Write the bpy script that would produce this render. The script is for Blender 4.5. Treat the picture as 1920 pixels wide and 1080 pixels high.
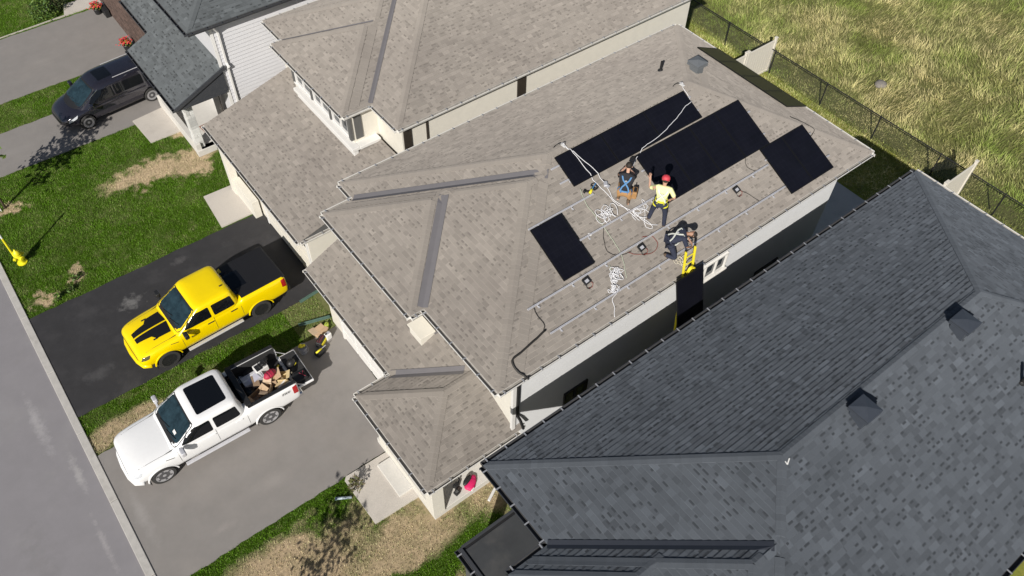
import bpy, bmesh, math, random
from mathutils import Vector, Matrix, noise
from mathutils.bvhtree import BVHTree
R = math.radians
for o in list(bpy.data.objects): bpy.data.objects.remove(o)
scene = bpy.context.scene
COL = scene.collection
# ------------------------------------------------------------------ camera, sky, sun, exposure
# world axes: +x from the street to the field, +y along the street, z up, metres
cam_d = bpy.data.cameras.new('camera'); cam = bpy.data.objects.new('camera', cam_d); COL.objects.link(cam)
cam_d.sensor_width = 36.0; cam_d.lens = 36.0*1528.8/1920.0; cam_d.clip_start = .1; cam_d.clip_end = 2000
CAMP = Vector((2.735, -20.156, 24.484))
rot = Matrix.Rotation(-.679, 3, 'Z') @ Matrix.Rotation(.684, 3, 'X') @ Matrix.Rotation(.030, 3, 'Z')
cam.matrix_world = Matrix.Translation(CAMP) @ rot.to_4x4()
scene.camera = cam
SUN = Vector((-1.25, -.92, 1.0)).normalized()          # towards the sun
world = bpy.data.worlds.new('World'); scene.world = world; world.use_nodes = True
nt = world.node_tree; bg = nt.nodes['Background']
sky = nt.nodes.new('ShaderNodeTexSky'); sky.sky_type = 'NISHITA'; sky.sun_disc = False
sky.sun_elevation = math.asin(SUN.z); sky.sun_rotation = math.atan2(SUN.x, SUN.y)
nt.links.new(sky.outputs[0], bg.inputs[0]); bg.inputs[1].default_value = .05
sl = bpy.data.lights.new('sun', 'SUN'); sl.energy = 5.0; sl.angle = R(.53); sl.color = (1, .955, .89)
sun = bpy.data.objects.new('sun', sl); COL.objects.link(sun)
sun.rotation_euler = SUN.to_track_quat('Z', 'Y').to_euler(); sun.location = (0, 0, 60)
scene.view_settings.view_transform = 'Standard'; scene.view_settings.look = 'None'
scene.view_settings.exposure = 0.07; scene.view_settings.gamma = 1.0
# ------------------------------------------------------------------ helpers
def tag(o, label=None, cat=None, group=None, kind=None):
    if label: o['label'] = label
    if cat: o['category'] = cat
    if group: o['group'] = group
    if kind: o['kind'] = kind
    return o
def empty(name, loc=(0, 0, 0), rz=0, label=None, cat=None, group=None):
    o = bpy.data.objects.new(name, None); COL.objects.link(o); o.location = loc; o.rotation_euler = (0, 0, rz)
    o.empty_display_size = .2
    return tag(o, label, cat, group)
def link(name, me, mat=None, parent=None, smooth=False):
    o = bpy.data.objects.new(name, me); COL.objects.link(o)
    if mat is not None and len(me.materials) == 0: me.materials.append(mat)
    if parent is not None: o.parent = parent
    if smooth:
        me.polygons.foreach_set('use_smooth', [True]*len(me.polygons))
    return o
def copy_tree(o, parent=None):
    c = o.copy(); COL.objects.link(c); c.parent = parent
    for ch in list(o.children): copy_tree(ch, c)
    return c
class MB:
    """collects polygons, then links them as one mesh object"""
    def __init__(s): s.v = []; s.f = []; s.m = []; s.t = []; s.u = []
    def poly(s, pts, m=0, t=.5, u=.5):
        n = len(s.v); s.v.extend([tuple(p) for p in pts]); s.f.append(tuple(range(n, n+len(pts)))); s.m.append(m); s.t.append(t); s.u.append(u)
    def faces(s, vs, fs, m=0, t=.5, u=.5):
        n = len(s.v); s.v.extend([tuple(p) for p in vs])
        for f in fs: s.f.append(tuple(n+i for i in f)); s.m.append(m); s.t.append(t); s.u.append(u)
    def box(s, c, d, M=None, m=0, t=.5):
        hx, hy, hz = d[0]/2, d[1]/2, d[2]/2
        vs = [Vector((x, y, z)) for x in (-hx, hx) for y in (-hy, hy) for z in (-hz, hz)]
        if M is not None: vs = [M @ v for v in vs]
        vs = [v+Vector(c) for v in vs]
        s.faces(vs, [(0, 1, 3, 2), (4, 6, 7, 5), (0, 4, 5, 1), (2, 3, 7, 6), (0, 2, 6, 4), (1, 5, 7, 3)], m, t)
        return s
    def bx(s, x0, x1, y0, y1, z0, z1, m=0, t=.5):
        return s.box(((x0+x1)/2, (y0+y1)/2, (z0+z1)/2), (abs(x1-x0), abs(y1-y0), abs(z1-z0)), None, m, t)
    def bar(s, a, b, w, h, m=0, up=Vector((0, 0, 1)), t=.5):
        a = Vector(a); b = Vector(b); d = b-a; L = d.length
        if L < 1e-6: return s
        x = d/L; y = Vector(up).cross(x)
        if y.length < 1e-4: y = Vector((0, 1, 0)).cross(x)
        y.normalize(); z = x.cross(y)
        s.box((a+b)/2, (L, w, h), Matrix((x, y, z)).transposed(), m, t); return s
    def tube(s, pts, r, n=6, m=0, cap=True, t=.5):
        pts = [Vector(p) for p in pts]; rr = r if isinstance(r, (list, tuple)) else [r]*len(pts)
        rings = []; prev = None
        for i, p in enumerate(pts):
            d = (pts[min(i+1, len(pts)-1)]-pts[max(i-1, 0)])
            d = d.normalized() if d.length > 1e-9 else Vector((0, 0, 1))
            u = (prev-d*prev.dot(d)) if prev is not None else d.orthogonal()
            if u.length < 1e-5: u = d.orthogonal()
            u.normalize(); prev = u; w = d.cross(u)
            rings.append([p+(u*math.cos(2*math.pi*k/n)+w*math.sin(2*math.pi*k/n))*rr[i] for k in range(n)])
        vs = [v for g in rings for v in g]; fs = []
        for i in range(len(rings)-1):
            for k in range(n): fs.append((i*n+k, i*n+(k+1) % n, (i+1)*n+(k+1) % n, (i+1)*n+k))
        if cap: fs.append(tuple(range(n))[::-1]); fs.append(tuple((len(rings)-1)*n+k for k in range(n)))
        s.faces(vs, fs, m, t); return s
    def lathe(s, prof, n=16, o=(0, 0, 0), M=None, m=0, t=.5):
        o = Vector(o); vs = []; fs = []
        for (r, z) in prof:
            for k in range(n):
                a = 2*math.pi*k/n; v = Vector((r*math.cos(a), r*math.sin(a), z)); vs.append(o+(M @ v if M is not None else v))
        for i in range(len(prof)-1):
            for k in range(n): fs.append((i*n+k, i*n+(k+1) % n, (i+1)*n+(k+1) % n, (i+1)*n+k))
        if prof[0][0] > 1e-4: fs.append(tuple(range(n))[::-1])
        if prof[-1][0] > 1e-4: fs.append(tuple((len(prof)-1)*n+k for k in range(n)))
        s.faces(vs, fs, m, t); return s
    def ball(s, c, r, n=8, k=6, m=0, t=.5, M=None):
        r = r if isinstance(r, (tuple, list)) else (r, r, r); vs = []; fs = []
        for i in range(k+1):
            th = math.pi*i/k
            for j in range(n):
                a = 2*math.pi*j/n; v = Vector((r[0]*math.sin(th)*math.cos(a), r[1]*math.sin(th)*math.sin(a), r[2]*math.cos(th)))
                if M is not None: v = M @ v
                vs.append(v+Vector(c))
        for i in range(k):
            for j in range(n): fs.append((i*n+j, (i+1)*n+j, (i+1)*n+(j+1) % n, i*n+(j+1) % n))
        s.faces(vs, fs, m, t); return s
    def mesh(s, name, mats=()):
        me = bpy.data.meshes.new(name); me.from_pydata(s.v, [], s.f)
        for mt in (mats if isinstance(mats, (list, tuple)) else [mats]): me.materials.append(mt)
        if any(s.m): me.polygons.foreach_set('material_index', s.m)
        a = me.attributes.new('tone', 'FLOAT', 'FACE'); a.data.foreach_set('value', s.t)
        if any(x != .5 for x in s.u):
            a = me.attributes.new('hue', 'FLOAT', 'FACE'); a.data.foreach_set('value', s.u)
        me.update(); return me
    def build(s, name, mats, parent=None, smooth=False, bevel=0, seg=2, sub=0, kind=None):
        me = s.mesh(name, mats); o = link(name, me, None, parent, smooth)
        if bevel:
            b = o.modifiers.new('bevel', 'BEVEL'); b.width = bevel; b.segments = seg; b.limit_method = 'ANGLE'; b.angle_limit = R(35)
        if sub:
            b = o.modifiers.new('sub', 'SUBSURF'); b.levels = sub; b.render_levels = sub
        if kind: o['kind'] = kind
        return o
# ------------------------------------------------------------------ materials
def srgb(r, g, b):
    f = lambda c: (c/255/12.92 if c/255 <= .04045 else ((c/255+.055)/1.055)**2.4)
    return (f(r), f(g), f(b))
MATS = {}
def mat(name, col, rough=.7, metal=0.0, var=.12, scale=6.0, bump=0.0, bscale=60.0, tone=0.0, spec=.5, coat=0.0, dr=0.0, hue=None, dirt=None, alpha=1.0, trans=0.0, flat=False, spots=()):
    """procedural surface: colour with noise variation, optional per-face tone, bump and a second dirt colour"""
    if name in MATS: return MATS[name]
    m = bpy.data.materials.new(name); m.use_nodes = True; n = m.node_tree.nodes; l = m.node_tree.links
    b = n['Principled BSDF']; b.inputs['Roughness'].default_value = rough; b.inputs['Metallic'].default_value = metal
    b.inputs['Specular IOR Level'].default_value = spec
    if 'Diffuse Roughness' in b.inputs: b.inputs['Diffuse Roughness'].default_value = dr
    if coat: b.inputs['Coat Weight'].default_value = coat; b.inputs['Coat Roughness'].default_value = .04
    if trans: b.inputs['Transmission Weight'].default_value = trans
    if alpha < 1: b.inputs['Alpha'].default_value = alpha
    geo = n.new('ShaderNodeNewGeometry'); pos = geo.outputs['Position']
    tc = n.new('ShaderNodeTexCoord')
    src = tc.outputs['Object'] if flat else pos
    nz = n.new('ShaderNodeTexNoise'); nz.inputs['Scale'].default_value = scale; nz.inputs['Detail'].default_value = 5; nz.inputs['Roughness'].default_value = .65
    l.new(src, nz.inputs['Vector'])
    mr = n.new('ShaderNodeMapRange'); mr.inputs[1].default_value = .25; mr.inputs[2].default_value = .75
    mr.inputs[3].default_value = 1-var; mr.inputs[4].default_value = 1+var
    l.new(nz.outputs['Fac'], mr.inputs[0]); val = mr.outputs[0]
    if tone:
        at = n.new('ShaderNodeAttribute'); at.attribute_name = 'tone'
        m2 = n.new('ShaderNodeMapRange'); m2.inputs[3].default_value = 1-tone; m2.inputs[4].default_value = 1+tone; m2.clamp = False
        l.new(at.outputs['Fac'], m2.inputs[0])
        mu = n.new('ShaderNodeMath'); mu.operation = 'MULTIPLY'; l.new(val, mu.inputs[0]); l.new(m2.outputs[0], mu.inputs[1]); val = mu.outputs[0]
    base = n.new('ShaderNodeRGB'); base.outputs[0].default_value = (*col, 1); cout = base.outputs[0]
    if hue:
        at2 = n.new('ShaderNodeAttribute'); at2.attribute_name = 'hue'
        mx = n.new('ShaderNodeMix'); mx.data_type = 'RGBA'; mx.inputs[7].default_value = (*hue, 1)
        l.new(at2.outputs['Fac'], mx.inputs[0]); l.new(cout, mx.inputs[6]); cout = mx.outputs[2]
    if dirt:
        dcol, dsc, lo, hi, amt = dirt
        n2 = n.new('ShaderNodeTexNoise'); n2.inputs['Scale'].default_value = dsc; n2.inputs['Detail'].default_value = 6; n2.inputs['Roughness'].default_value = .62
        l.new(src, n2.inputs['Vector'])
        m3 = n.new('ShaderNodeMapRange'); m3.inputs[1].default_value = lo; m3.inputs[2].default_value = hi; m3.inputs[4].default_value = amt
        l.new(n2.outputs['Fac'], m3.inputs[0])
        mx = n.new('ShaderNodeMix'); mx.data_type = 'RGBA'; mx.inputs[7].default_value = (*dcol, 1)
        l.new(m3.outputs[0], mx.inputs[0]); l.new(cout, mx.inputs[6]); cout = mx.outputs[2]
    for (sx, sy, srx, sry, scol, amt) in spots:            # stains with a place and ragged outline of their own
        mp = n.new('ShaderNodeMapping'); mp.inputs['Location'].default_value = (-sx/srx, -sy/sry, 0); mp.inputs['Scale'].default_value = (1/srx, 1/sry, 0); l.new(pos, mp.inputs['Vector'])
        ln = n.new('ShaderNodeVectorMath'); ln.operation = 'LENGTH'; l.new(mp.outputs[0], ln.inputs[0])
        n4 = n.new('ShaderNodeTexNoise'); n4.inputs['Scale'].default_value = 3.2; n4.inputs['Detail'].default_value = 8; n4.inputs['Roughness'].default_value = .75; l.new(pos, n4.inputs['Vector'])
        ad = n.new('ShaderNodeMath'); ad.operation = 'MULTIPLY_ADD'; ad.inputs[1].default_value = 2.2; l.new(n4.outputs['Fac'], ad.inputs[0]); l.new(ln.outputs['Value'], ad.inputs[2])
        m5 = n.new('ShaderNodeMapRange'); m5.inputs[1].default_value = 1.75; m5.inputs[2].default_value = 1.15; m5.inputs[3].default_value = 0; m5.inputs[4].default_value = amt; l.new(ad.outputs[0], m5.inputs[0])
        mx = n.new('ShaderNodeMix'); mx.data_type = 'RGBA'; mx.inputs[7].default_value = (*scol, 1); l.new(m5.outputs[0], mx.inputs[0]); l.new(cout, mx.inputs[6]); cout = mx.outputs[2]
    vm = n.new('ShaderNodeVectorMath'); vm.operation = 'SCALE'; l.new(cout, vm.inputs[0]); l.new(val, vm.inputs['Scale'])
    l.new(vm.outputs[0], b.inputs['Base Color'])
    if bump:
        n3 = n.new('ShaderNodeTexNoise'); n3.inputs['Scale'].default_value = bscale; n3.inputs['Detail'].default_value = 4
        l.new(src, n3.inputs['Vector'])
        bp = n.new('ShaderNodeBump'); bp.inputs['Strength'].default_value = bump; bp.inputs['Distance'].default_value = .01
        l.new(n3.outputs['Fac'], bp.inputs['Height']); l.new(bp.outputs[0], b.inputs['Normal'])
    MATS[name] = m; return m
# surfaces (real base colours)
M_road = mat('asphalt_road_grey', (.242, .230, .240), .9, var=.06, scale=1.3, bump=.3, bscale=90, dirt=((.29, .28, .28), .45, .5, .75, .6), spots=((-1.15, .1, .35, 2.2, (.36, .345, .35), .8), (-.7, -2.3, .22, 1.6, (.38, .365, .36), .7), (-.85, -5.2, .18, 1.8, (.37, .35, .35), .7), (-2.6, -4.5, .8, 2.4, (.21, .20, .205), .6)))
M_drive_old = mat('asphalt_old', (.245, .228, .214), .9, var=.07, scale=1.6, bump=.3, bscale=90, dirt=((.28, .255, .235), .5, .5, .75, .6), spots=((4.2, -6.4, 1.4, .5, (.31, .285, .265), .6), (2.2, -6.9, .7, .3, (.33, .30, .28), .6), (6.8, -4.8, 1.3, .7, (.215, .20, .19), .5), (.4, -5.0, .35, 2.0, (.32, .30, .285), .7), (2.9, 21.0, .5, .3, (.40, .38, .36), .6), (5.6, 20.6, 1.5, .4, (.29, .27, .25), .5), (2.2, 14.6, 1.6, .5, (.29, .27, .255), .5)))
M_drive_new = mat('asphalt_fresh', (.030, .029, .031), .82, var=.18, scale=2.0, bump=.4, bscale=80, dirt=((.065, .062, .064), .8, .5, .8, .7), spots=((3.3, 3.4, .75, .6, (.20, .195, .19), .75), (5.6, 4.3, .6, .3, (.12, .115, .115), .5), (1.2, 1.0, .9, .5, (.075, .073, .075), .7)))
M_kerb = mat('kerb_concrete', (.47, .45, .42), .9, var=.10, scale=5, bump=.2, dirt=((.25, .23, .21), 1.7, .55, .75, .7))
M_conc = mat('concrete_path', (.53, .49, .44), .9, var=.16, scale=38, bump=.3, dirt=((.36, .33, .29), 1.4, .5, .8, .5))
M_slab = mat('porch_slab', (.60, .58, .54), .85, var=.06, scale=4)
M_tan = mat('tan_shingle', (.262, .238, .213), .95, var=.10, scale=60, tone=.15, bump=.3, bscale=220, dr=1.0, spec=.2, dirt=((.215, .193, .175), .30, .42, .72, .75))
M_dark = mat('charcoal_shingle', (.086, .097, .113), .9, var=.12, scale=60, tone=.24, bump=.3, bscale=220, dr=1.0, spec=.3, dirt=((.070, .080, .094), .30, .42, .72, .8))
M_slate = mat('slate_shingle', (.098, .108, .114), .9, var=.12, scale=60, tone=.24, bump=.3, bscale=220, dr=1.0, spec=.3)
M_valley_tan = mat('valley_metal_grey', (.155, .148, .155), .5, var=.06, scale=3, spec=.4)
M_valley_dark = mat('valley_metal_black', (.028, .032, .042), .45, var=.08, scale=3, spec=.4)
M_white = mat('white_trim', (.72, .71, .69), .45, var=.03, scale=3)
M_gut = mat('gutter_white', (.74, .72, .68), .4, var=.05, scale=4, dirt=((.45, .42, .38), 2.5, .55, .8, .5))
M_gutd = mat('gutter_charcoal', (.05, .053, .06), .4, var=.05, scale=4)
M_hang = mat('gutter_hanger_metal', (.62, .62, .63), .35, metal=.6, var=.05)
M_cream = mat('cream_stucco', (.66, .63, .56), .9, var=.05, scale=3, bump=.15, bscale=120)
M_wallw = mat('pale_grey_wall', (.70, .71, .72), .85, var=.04, scale=2, bump=.1)
M_siding = mat('white_vinyl_siding', (.60, .60, .62), .5, var=.03, scale=2)
M_dgrey = mat('dark_grey_cladding', (.10, .10, .098), .7, var=.08)
M_soffit = mat('dark_soffit', (.045, .042, .04), .6, var=.05)
M_brown = mat('dark_brown_frame', (.035, .028, .022), .5, var=.1)
M_glass = mat('window_glass', (.035, .042, .05), .06, var=.1, scale=.7, spec=.8)
M_black = mat('black_plastic', (.018, .018, .019), .5, var=.12, scale=8)
M_rubber = mat('tyre_rubber', (.035, .034, .033), .9, var=.15, scale=14, bump=.2)
M_alu = mat('aluminium', (.66, .66, .69), .38, metal=.35, var=.06, scale=9)
M_rim = mat('alloy_rim', (.62, .62, .64), .3, metal=.6, var=.05, scale=9)
M_chrome = mat('chrome', (.75, .76, .78), .12, metal=1.0, var=.03)
M_brick = mat('brown_brick', (.105, .068, .055), .9, var=.12, scale=30, tone=.35, bump=.3)
M_mortar = mat('mortar', (.46, .43, .40), .95, var=.1, scale=20)
M_stone = mat('pale_stone', (.56, .56, .54), .9, var=.12, scale=12, tone=.22, bump=.4, bscale=40)
M_rope = mat('white_rope', (.74, .74, .76), .85, var=.08, scale=40)
M_rope_g = mat('pale_green_rope', (.42, .46, .36), .85, var=.08, scale=40)
M_cable = mat('black_cable', (.022, .02, .018), .6, var=.1)
M_red = mat('red_cable', (.22, .04, .03), .5, var=.1)
M_yel = mat('safety_yellow', (.80, .68, .03), .55, var=.05, scale=8)
M_wood = mat('wood_plank', (.50, .44, .33), .8, var=.15, scale=14)
M_card = mat('cardboard', (.50, .35, .22), .85, var=.12, scale=9)
# ------------------------------------------------------------------ ground, road, drives
import numpy as np
rng = np.random.default_rng(7)
def vnoise(x, y, seed=0):
    x = np.asarray(x, float); y = np.asarray(y, float)
    xi = np.floor(x).astype(np.int64); yi = np.floor(y).astype(np.int64); fx = x-xi; fy = y-yi
    fx = fx*fx*(3-2*fx); fy = fy*fy*(3-2*fy)
    def h(i, j):
        n = (i*374761393+j*668265263+seed*144665) & 0x7fffffff
        n = ((n ^ (n >> 13))*1274126177) & 0x7fffffff
        return ((n ^ (n >> 16)) & 0xffff)/65535.0
    return (h(xi, yi)*(1-fx)+h(xi+1, yi)*fx)*(1-fy)+(h(xi, yi+1)*(1-fx)+h(xi+1, yi+1)*fx)*fy
def fbm(x, y, seed=0, o=4):
    s = 0; a = .5; t = 0
    for k in range(o):
        s = s+a*vnoise(np.asarray(x)*2**k, np.asarray(y)*2**k, seed+k); t += a; a *= .55
    return s/t
def blob(x, y, cx, cy, rx, ry, soft=.5):
    d = np.sqrt(((x-cx)/rx)**2+((y-cy)/ry)**2); return np.clip((1-d)/soft+.5, 0, 1)
def dryness(x, y):
    """0 lush, 1 bare straw and soil"""
    n = fbm(x*1.1, y*1.1, 3)-.5; n2 = fbm(x*3.5, y*3.5, 11)-.5
    d = .0+.42*n
    for b in ((6.5, 9.9, 1.7, .75), (8.5, 9.4, .9, .8), (1.1, 11.1, .5, .4), (.7, 5.5, .6, .3), (1.9, 6.1, .35, .25), (8.9, 12.0, .7, .6)):
        d = np.maximum(d, blob(x+n*1.6, y+n2*1.4, *b)*.95+n2*.5)
    strip = ((y < -.2) & (y > -2.4)); d = np.where(strip, np.maximum(d, blob(x+n*2, y, 1.4, -1.6, 1.7, .5)*.85+n2*.7), d)
    d = np.where(strip & (x > 7.6), np.maximum(d, .25), d)
    low = y < -7.5
    dl = .46+1.5*n+.8*n2
    dl = np.maximum(dl, blob(x+n*2, y+n*2, 3.2, -9.6, 2.2, 1.6)*.8+.15+n2*.5)
    dl = np.maximum(dl, blob(x+n*2, y+n*2, 6.6, -10.8, 2.0, 1.0)*.85+n2*.4)
    dl = dl-.75*np.clip(1-(-7.65-y)/.8, 0, 1)*(.5+1.2*(n+.5))
    dl = dl-.9*blob(x+n*2, y+n*2, 5.4, -12.9, 1.6, 1.4)-.5*blob(x+n, y+n, 4.9, -8.4, .8, .5)-.45*blob(x+n, y+n, 8.2, -11.8, 1.6, .6)
    d = np.where(low, dl, d)
    return np.clip(d, 0, 1)
M_lawn = mat('lawn_soil', (.044, .086, .006), .95, var=.35, scale=9, bump=.6, bscale=45, hue=(.42, .325, .21), dr=.6, spec=.1)
M_blade = mat('grass_blade', (.082, .182, .006), .6, var=.22, scale=2.5, tone=.38, hue=(.55, .46, .28), spec=.25)
M_yard = mat('yard_grass', (.19, .21, .04), .95, var=.3, scale=7, bump=.6, bscale=45, dirt=((.30, .26, .07), 1.1, .45, .65, .8), spec=.1)
M_field = mat('field_soil', (.15, .155, .055), .95, var=.4, scale=5, bump=.8, bscale=20, spec=.1)
M_fblade = mat('wild_grass', (.20, .265, .052), .6, var=.2, scale=1.5, tone=.60, hue=(.58, .51, .25), spec=.2)
M_ground = mat('far_ground', (.12, .13, .05), .95, var=.3, scale=.8, bump=.5)
tag(MB().bx(-300, 300, -300, 300, -1.0, -.06).build('ground', M_ground), kind='structure')
def grid_sheet(name, x0, x1, y0, y1, step, m, z=0.0):
    nx = int((x1-x0)/step)+1; ny = int((y1-y0)/step)+1
    xs = np.linspace(x0, x1, nx); ys = np.linspace(y0, y1, ny); X, Y = np.meshgrid(xs, ys, indexing='ij')
    Z = z+(fbm(X*1.3, Y*1.3, 5)-.5)*.03-.012
    me = bpy.data.meshes.new(name); V = np.stack([X, Y, Z], -1).reshape(-1, 3)
    i, j = np.meshgrid(np.arange(nx-1), np.arange(ny-1), indexing='ij'); a = (i*ny+j).ravel()
    F = np.stack([a, a+ny, a+ny+1, a+1], -1)
    me.from_pydata(V.tolist(), [], F.tolist()); me.materials.append(m)
    cx = (X[:-1, :-1]+step/2).ravel(); cy = (Y[:-1, :-1]+step/2).ravel()
    at = me.attributes.new('hue', 'FLOAT', 'FACE'); at.data.foreach_set('value', dryness(cx, cy).astype(np.float32))
    me.polygons.foreach_set('use_smooth', [True]*len(me.polygons))
    return tag(link(name, me), kind='structure')
grid_sheet('lawn', 0.0, 10.6, -19, 32, .09, M_lawn)
grid_sheet('back_yard', 10.6, 34.2, -26, 32, .4, M_yard)
grid_sheet('field', 34.2, 120, -70, 80, 1.0, M_field)
tag(MB().bx(-14, -.25, -60, 80, -.3, .004).build('road', M_road), kind='structure')
kb = MB(); y = -40.0
while y < 60:                                           # kerb in cast lengths with joints
    L = 3.0; kb.bx(-.25, .0, y+.006, y+L-.006, -.2, .05, 0); y += L
tag(kb.build('kerb', M_kerb, bevel=.015), kind='structure')
def slab(name, pts, z, m, label=None, bevel=.0):
    b = MB(); n = len(pts)
    b.poly([(x, y, z) for x, y in pts])
    for i in range(n):
        a = pts[i]; c = pts[(i+1) % n]; b.poly([(a[0], a[1], -.1), (c[0], c[1], -.1), (c[0], c[1], z), (a[0], a[1], z)])
    return tag(b.build(name, m), label, kind='structure')
def wob(p, q, n, a, seed):
    r = random.Random(seed); out = []
    for i in range(n):
        t = i/n; d = (r.random()-.5)*2*a if i else 0
        out.append((p[0]+(q[0]-p[0])*t, p[1]+(q[1]-p[1])*t+d))
    return out
slab('driveway', wob((0, -.32), (9.6, -.32), 40, .03, 1)+wob((9.6, 4.88), (0, 4.86), 40, .03, 2)+[(0, 4.86)], .022, M_drive_new)
slab('driveway', wob((0, -7.66), (9.0, -7.66), 40, .03, 3)+wob((9.0, -2.15), (0, -2.15), 40, .04, 4)+[(0, -2.15)], .018, M_drive_old)
slab('driveway', wob((0, 13.3), (9.5, 13.3), 40, .03, 5)+wob((9.5, 16.2), (0, 16.2), 40, .03, 6)+[(0, 16.2)], .018, M_drive_old)
slab('driveway', wob((0, 18.35), (9.9, 18.45), 40, .03, 7)+wob((9.9, 23.7), (0, 23.55), 40, .03, 8)+[(0, 23.55)], .018, M_drive_old)
slab('walkway', [(6.05, -9.62), (7.75, -9.68), (8.4, -7.74), (6.12, -7.70), (6.02, -7.80)], .085, M_conc)
slab('walkway', [(7.70, 4.98), (9.6, 4.95), (9.6, 7.0), (7.85, 7.06)], .05, M_conc)
slab('walkway', [(7.42, 11.66), (8.9, 11.62), (8.9, 13.72), (7.32, 13.56)], .05, M_conc)
slab('walkway', [(4.3, 23.75), (10.5, 23.9), (10.5, 24.9), (8.0, 24.9), (7.7, 23.9)], .05, M_conc)
# joint between two slabs of the walk, and its step against the porch
tag(MB().bx(7.12, 7.62, -9.35, -8.0, .07, .17).build('porch_step', M_slab, bevel=.01), kind='structure')
slab('patio', [(25.2, -12.6), (30.3, -12.6), (30.3, -8.3), (25.2, -8.3)], .06, M_conc)
# ---- grass, too many blades to count
def blades(name, x, y, h, lx, ly, w, tone, hue, m, bend=False, z0=0.0):
    n = len(x); a = rng.random(n)*2*np.pi; dx = np.cos(a)*w/2; dy = np.sin(a)*w/2; z = np.full(n, z0)
    if not bend:
        V = np.stack([np.stack([x-dx, y-dy, z], -1), np.stack([x+dx, y+dy, z], -1), np.stack([x+lx, y+ly, z+h], -1)], 1).reshape(-1, 3)
        nl = 3; nf = n; loops = np.arange(3*n); starts = np.arange(n)*3; tn = tone; hu = hue
    else:
        mx = x+lx*.35; my = y+ly*.35
        V = np.stack([np.stack([x-dx, y-dy, z], -1), np.stack([x+dx, y+dy, z], -1), np.stack([mx+dx*.8, my+dy*.8, z+h*.62], -1), np.stack([mx-dx*.8, my-dy*.8, z+h*.62], -1), np.stack([x+lx, y+ly, z+h], -1)], 1).reshape(-1, 3)
        b = np.arange(n)*5
        loops = np.stack([b, b+1, b+2, b+3, b+3, b+2, b+4], -1).ravel(); starts = np.stack([np.arange(n)*7, np.arange(n)*7+4], -1).ravel()
        tn = np.repeat(tone, 2); hu = np.repeat(hue, 2)
    me = bpy.data.meshes.new(name); me.vertices.add(len(V)); me.vertices.foreach_set('co', V.astype(np.float32).ravel())
    me.loops.add(len(loops)); me.loops.foreach_set('vertex_index', loops.astype(np.int32))
    me.polygons.add(len(starts)); me.polygons.foreach_set('loop_start', starts.astype(np.int32))
    me.update(calc_edges=True); me.materials.append(m)
    t_ = me.attributes.new('tone', 'FLOAT', 'FACE'); t_.data.foreach_set('value', tn.astype(np.float32))
    u_ = me.attributes.new('hue', 'FLOAT', 'FACE'); u_.data.foreach_set('value', hu.astype(np.float32))
    return link(name, me)
def paved(x, y):
    p = ((y > -.34) & (y < 4.88)) | ((y > -7.68) & (y < -2.13)) | ((y > 13.28) & (y < 16.2)) | ((y > 18.35) & (y < 23.6))
    p |= (x > 6.05) & (x < 8.5) & (y > -9.66) & (y < -7.6)
    p |= (x > 7.72) & (y > 4.9) & (y < 7.06)
    p |= (x > 7.36) & (y > 11.62) & (y < 13.7)
    p |= (x > 7.4) & (y > -10.7) & (y < -9.0)
    p |= (x > 8.75) & (y > 9.3) & (y < 13.7)
    return p
def lawn(name, x0, x1, y0, y1, dens, label):
    n = int((x1-x0)*(y1-y0)*dens); x = rng.uniform(x0, x1, n); y = rng.uniform(y0, y1, n)
    d = dryness(x, y); k = ~paved(x, y) & (rng.random(n) > d*.78); x = x[k]; y = y[k]; d = d[k]; n = len(x)
    cl = fbm(x*2.2, y*2.2, 21); lu = fbm(x*.8, y*.8, 31)
    h = (.03+.045*rng.random(n))*(.6+.8*cl)
    hue = np.clip(d*1.05+rng.normal(0, .14, n)-.05, 0, 1)
    tone = np.clip(.55+(cl-.5)*.9+(lu-.5)*.8+rng.normal(0, .22, n), 0, 1.3)
    lean = rng.normal(0, .03, (2, n))
    o = blades(name, x, y, h, lean[0], lean[1], .012+.014*rng.random(n), tone, hue, M_blade, z0=-.01)
    return tag(o, label, 'grass', kind='stuff')
lawn('lawn_grass', .0, 9.6, 4.7, 13.4, 1500, 'mown green lawn with bare patch before the tan house')
lawn('lawn_grass', .0, 9.0, -2.3, -.2, 1500, 'narrow grass strip between the two pickup driveways')
lawn('lawn_grass', .0, 10.2, -17, -7.5, 1400, 'dry straw coloured lawn beside the walkway at the bottom')
lawn('lawn_grass', .0, 9.6, 16.0, 18.5, 700, 'thin green strip beside the grey minivan')
lawn('lawn_grass', .5, 9.6, 23.4, 29, 600, 'green lawn corner beyond the far grey driveway')
n = 26000; gx = rng.uniform(30.5, 34.2, n); gy = rng.uniform(-15, 9, n)
c = fbm(gx*1.5, gy*1.5, 41); edge = np.clip((gx-32.4)/1.5, 0, 1)
o = blades('yard_grass', gx, gy, .05+.12*rng.random(n)*(.4+edge), rng.normal(0, .05, n), rng.normal(0, .05, n), .02+.02*rng.random(n), np.clip(c+rng.normal(0, .2, n), 0, 1.2), np.clip(.75-edge*.45+(c-.5)+rng.normal(0, .15, n), 0, 1), M_fblade)
tag(o, 'short yellowish grass strip between the houses and the wire fence', 'grass', kind='stuff')
n = 270000; gx = 33.6+22*rng.random(n)**1.15; gy = rng.uniform(-24, 20, n)
k = (gy < 24-(gx-33.6)*.55); gx = gx[k]; gy = gy[k]; n = len(gx)
c1 = fbm(gx*.45, gy*.45, 51); c2 = fbm(gx*1.7, gy*1.7, 61); c3 = fbm(gx*.18, gy*.18, 71)
keep = rng.random(n) < (.35+1.1*c2); gx, gy, c1, c2, c3 = (a[keep] for a in (gx, gy, c1, c2, c3)); n = len(gx)
ang = 2*np.pi*fbm(gx*.35, gy*.35, 81)*2.0+rng.normal(0, 1.0, n); near = np.clip((gx-33.9)/2.5, .35, 1)
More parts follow.
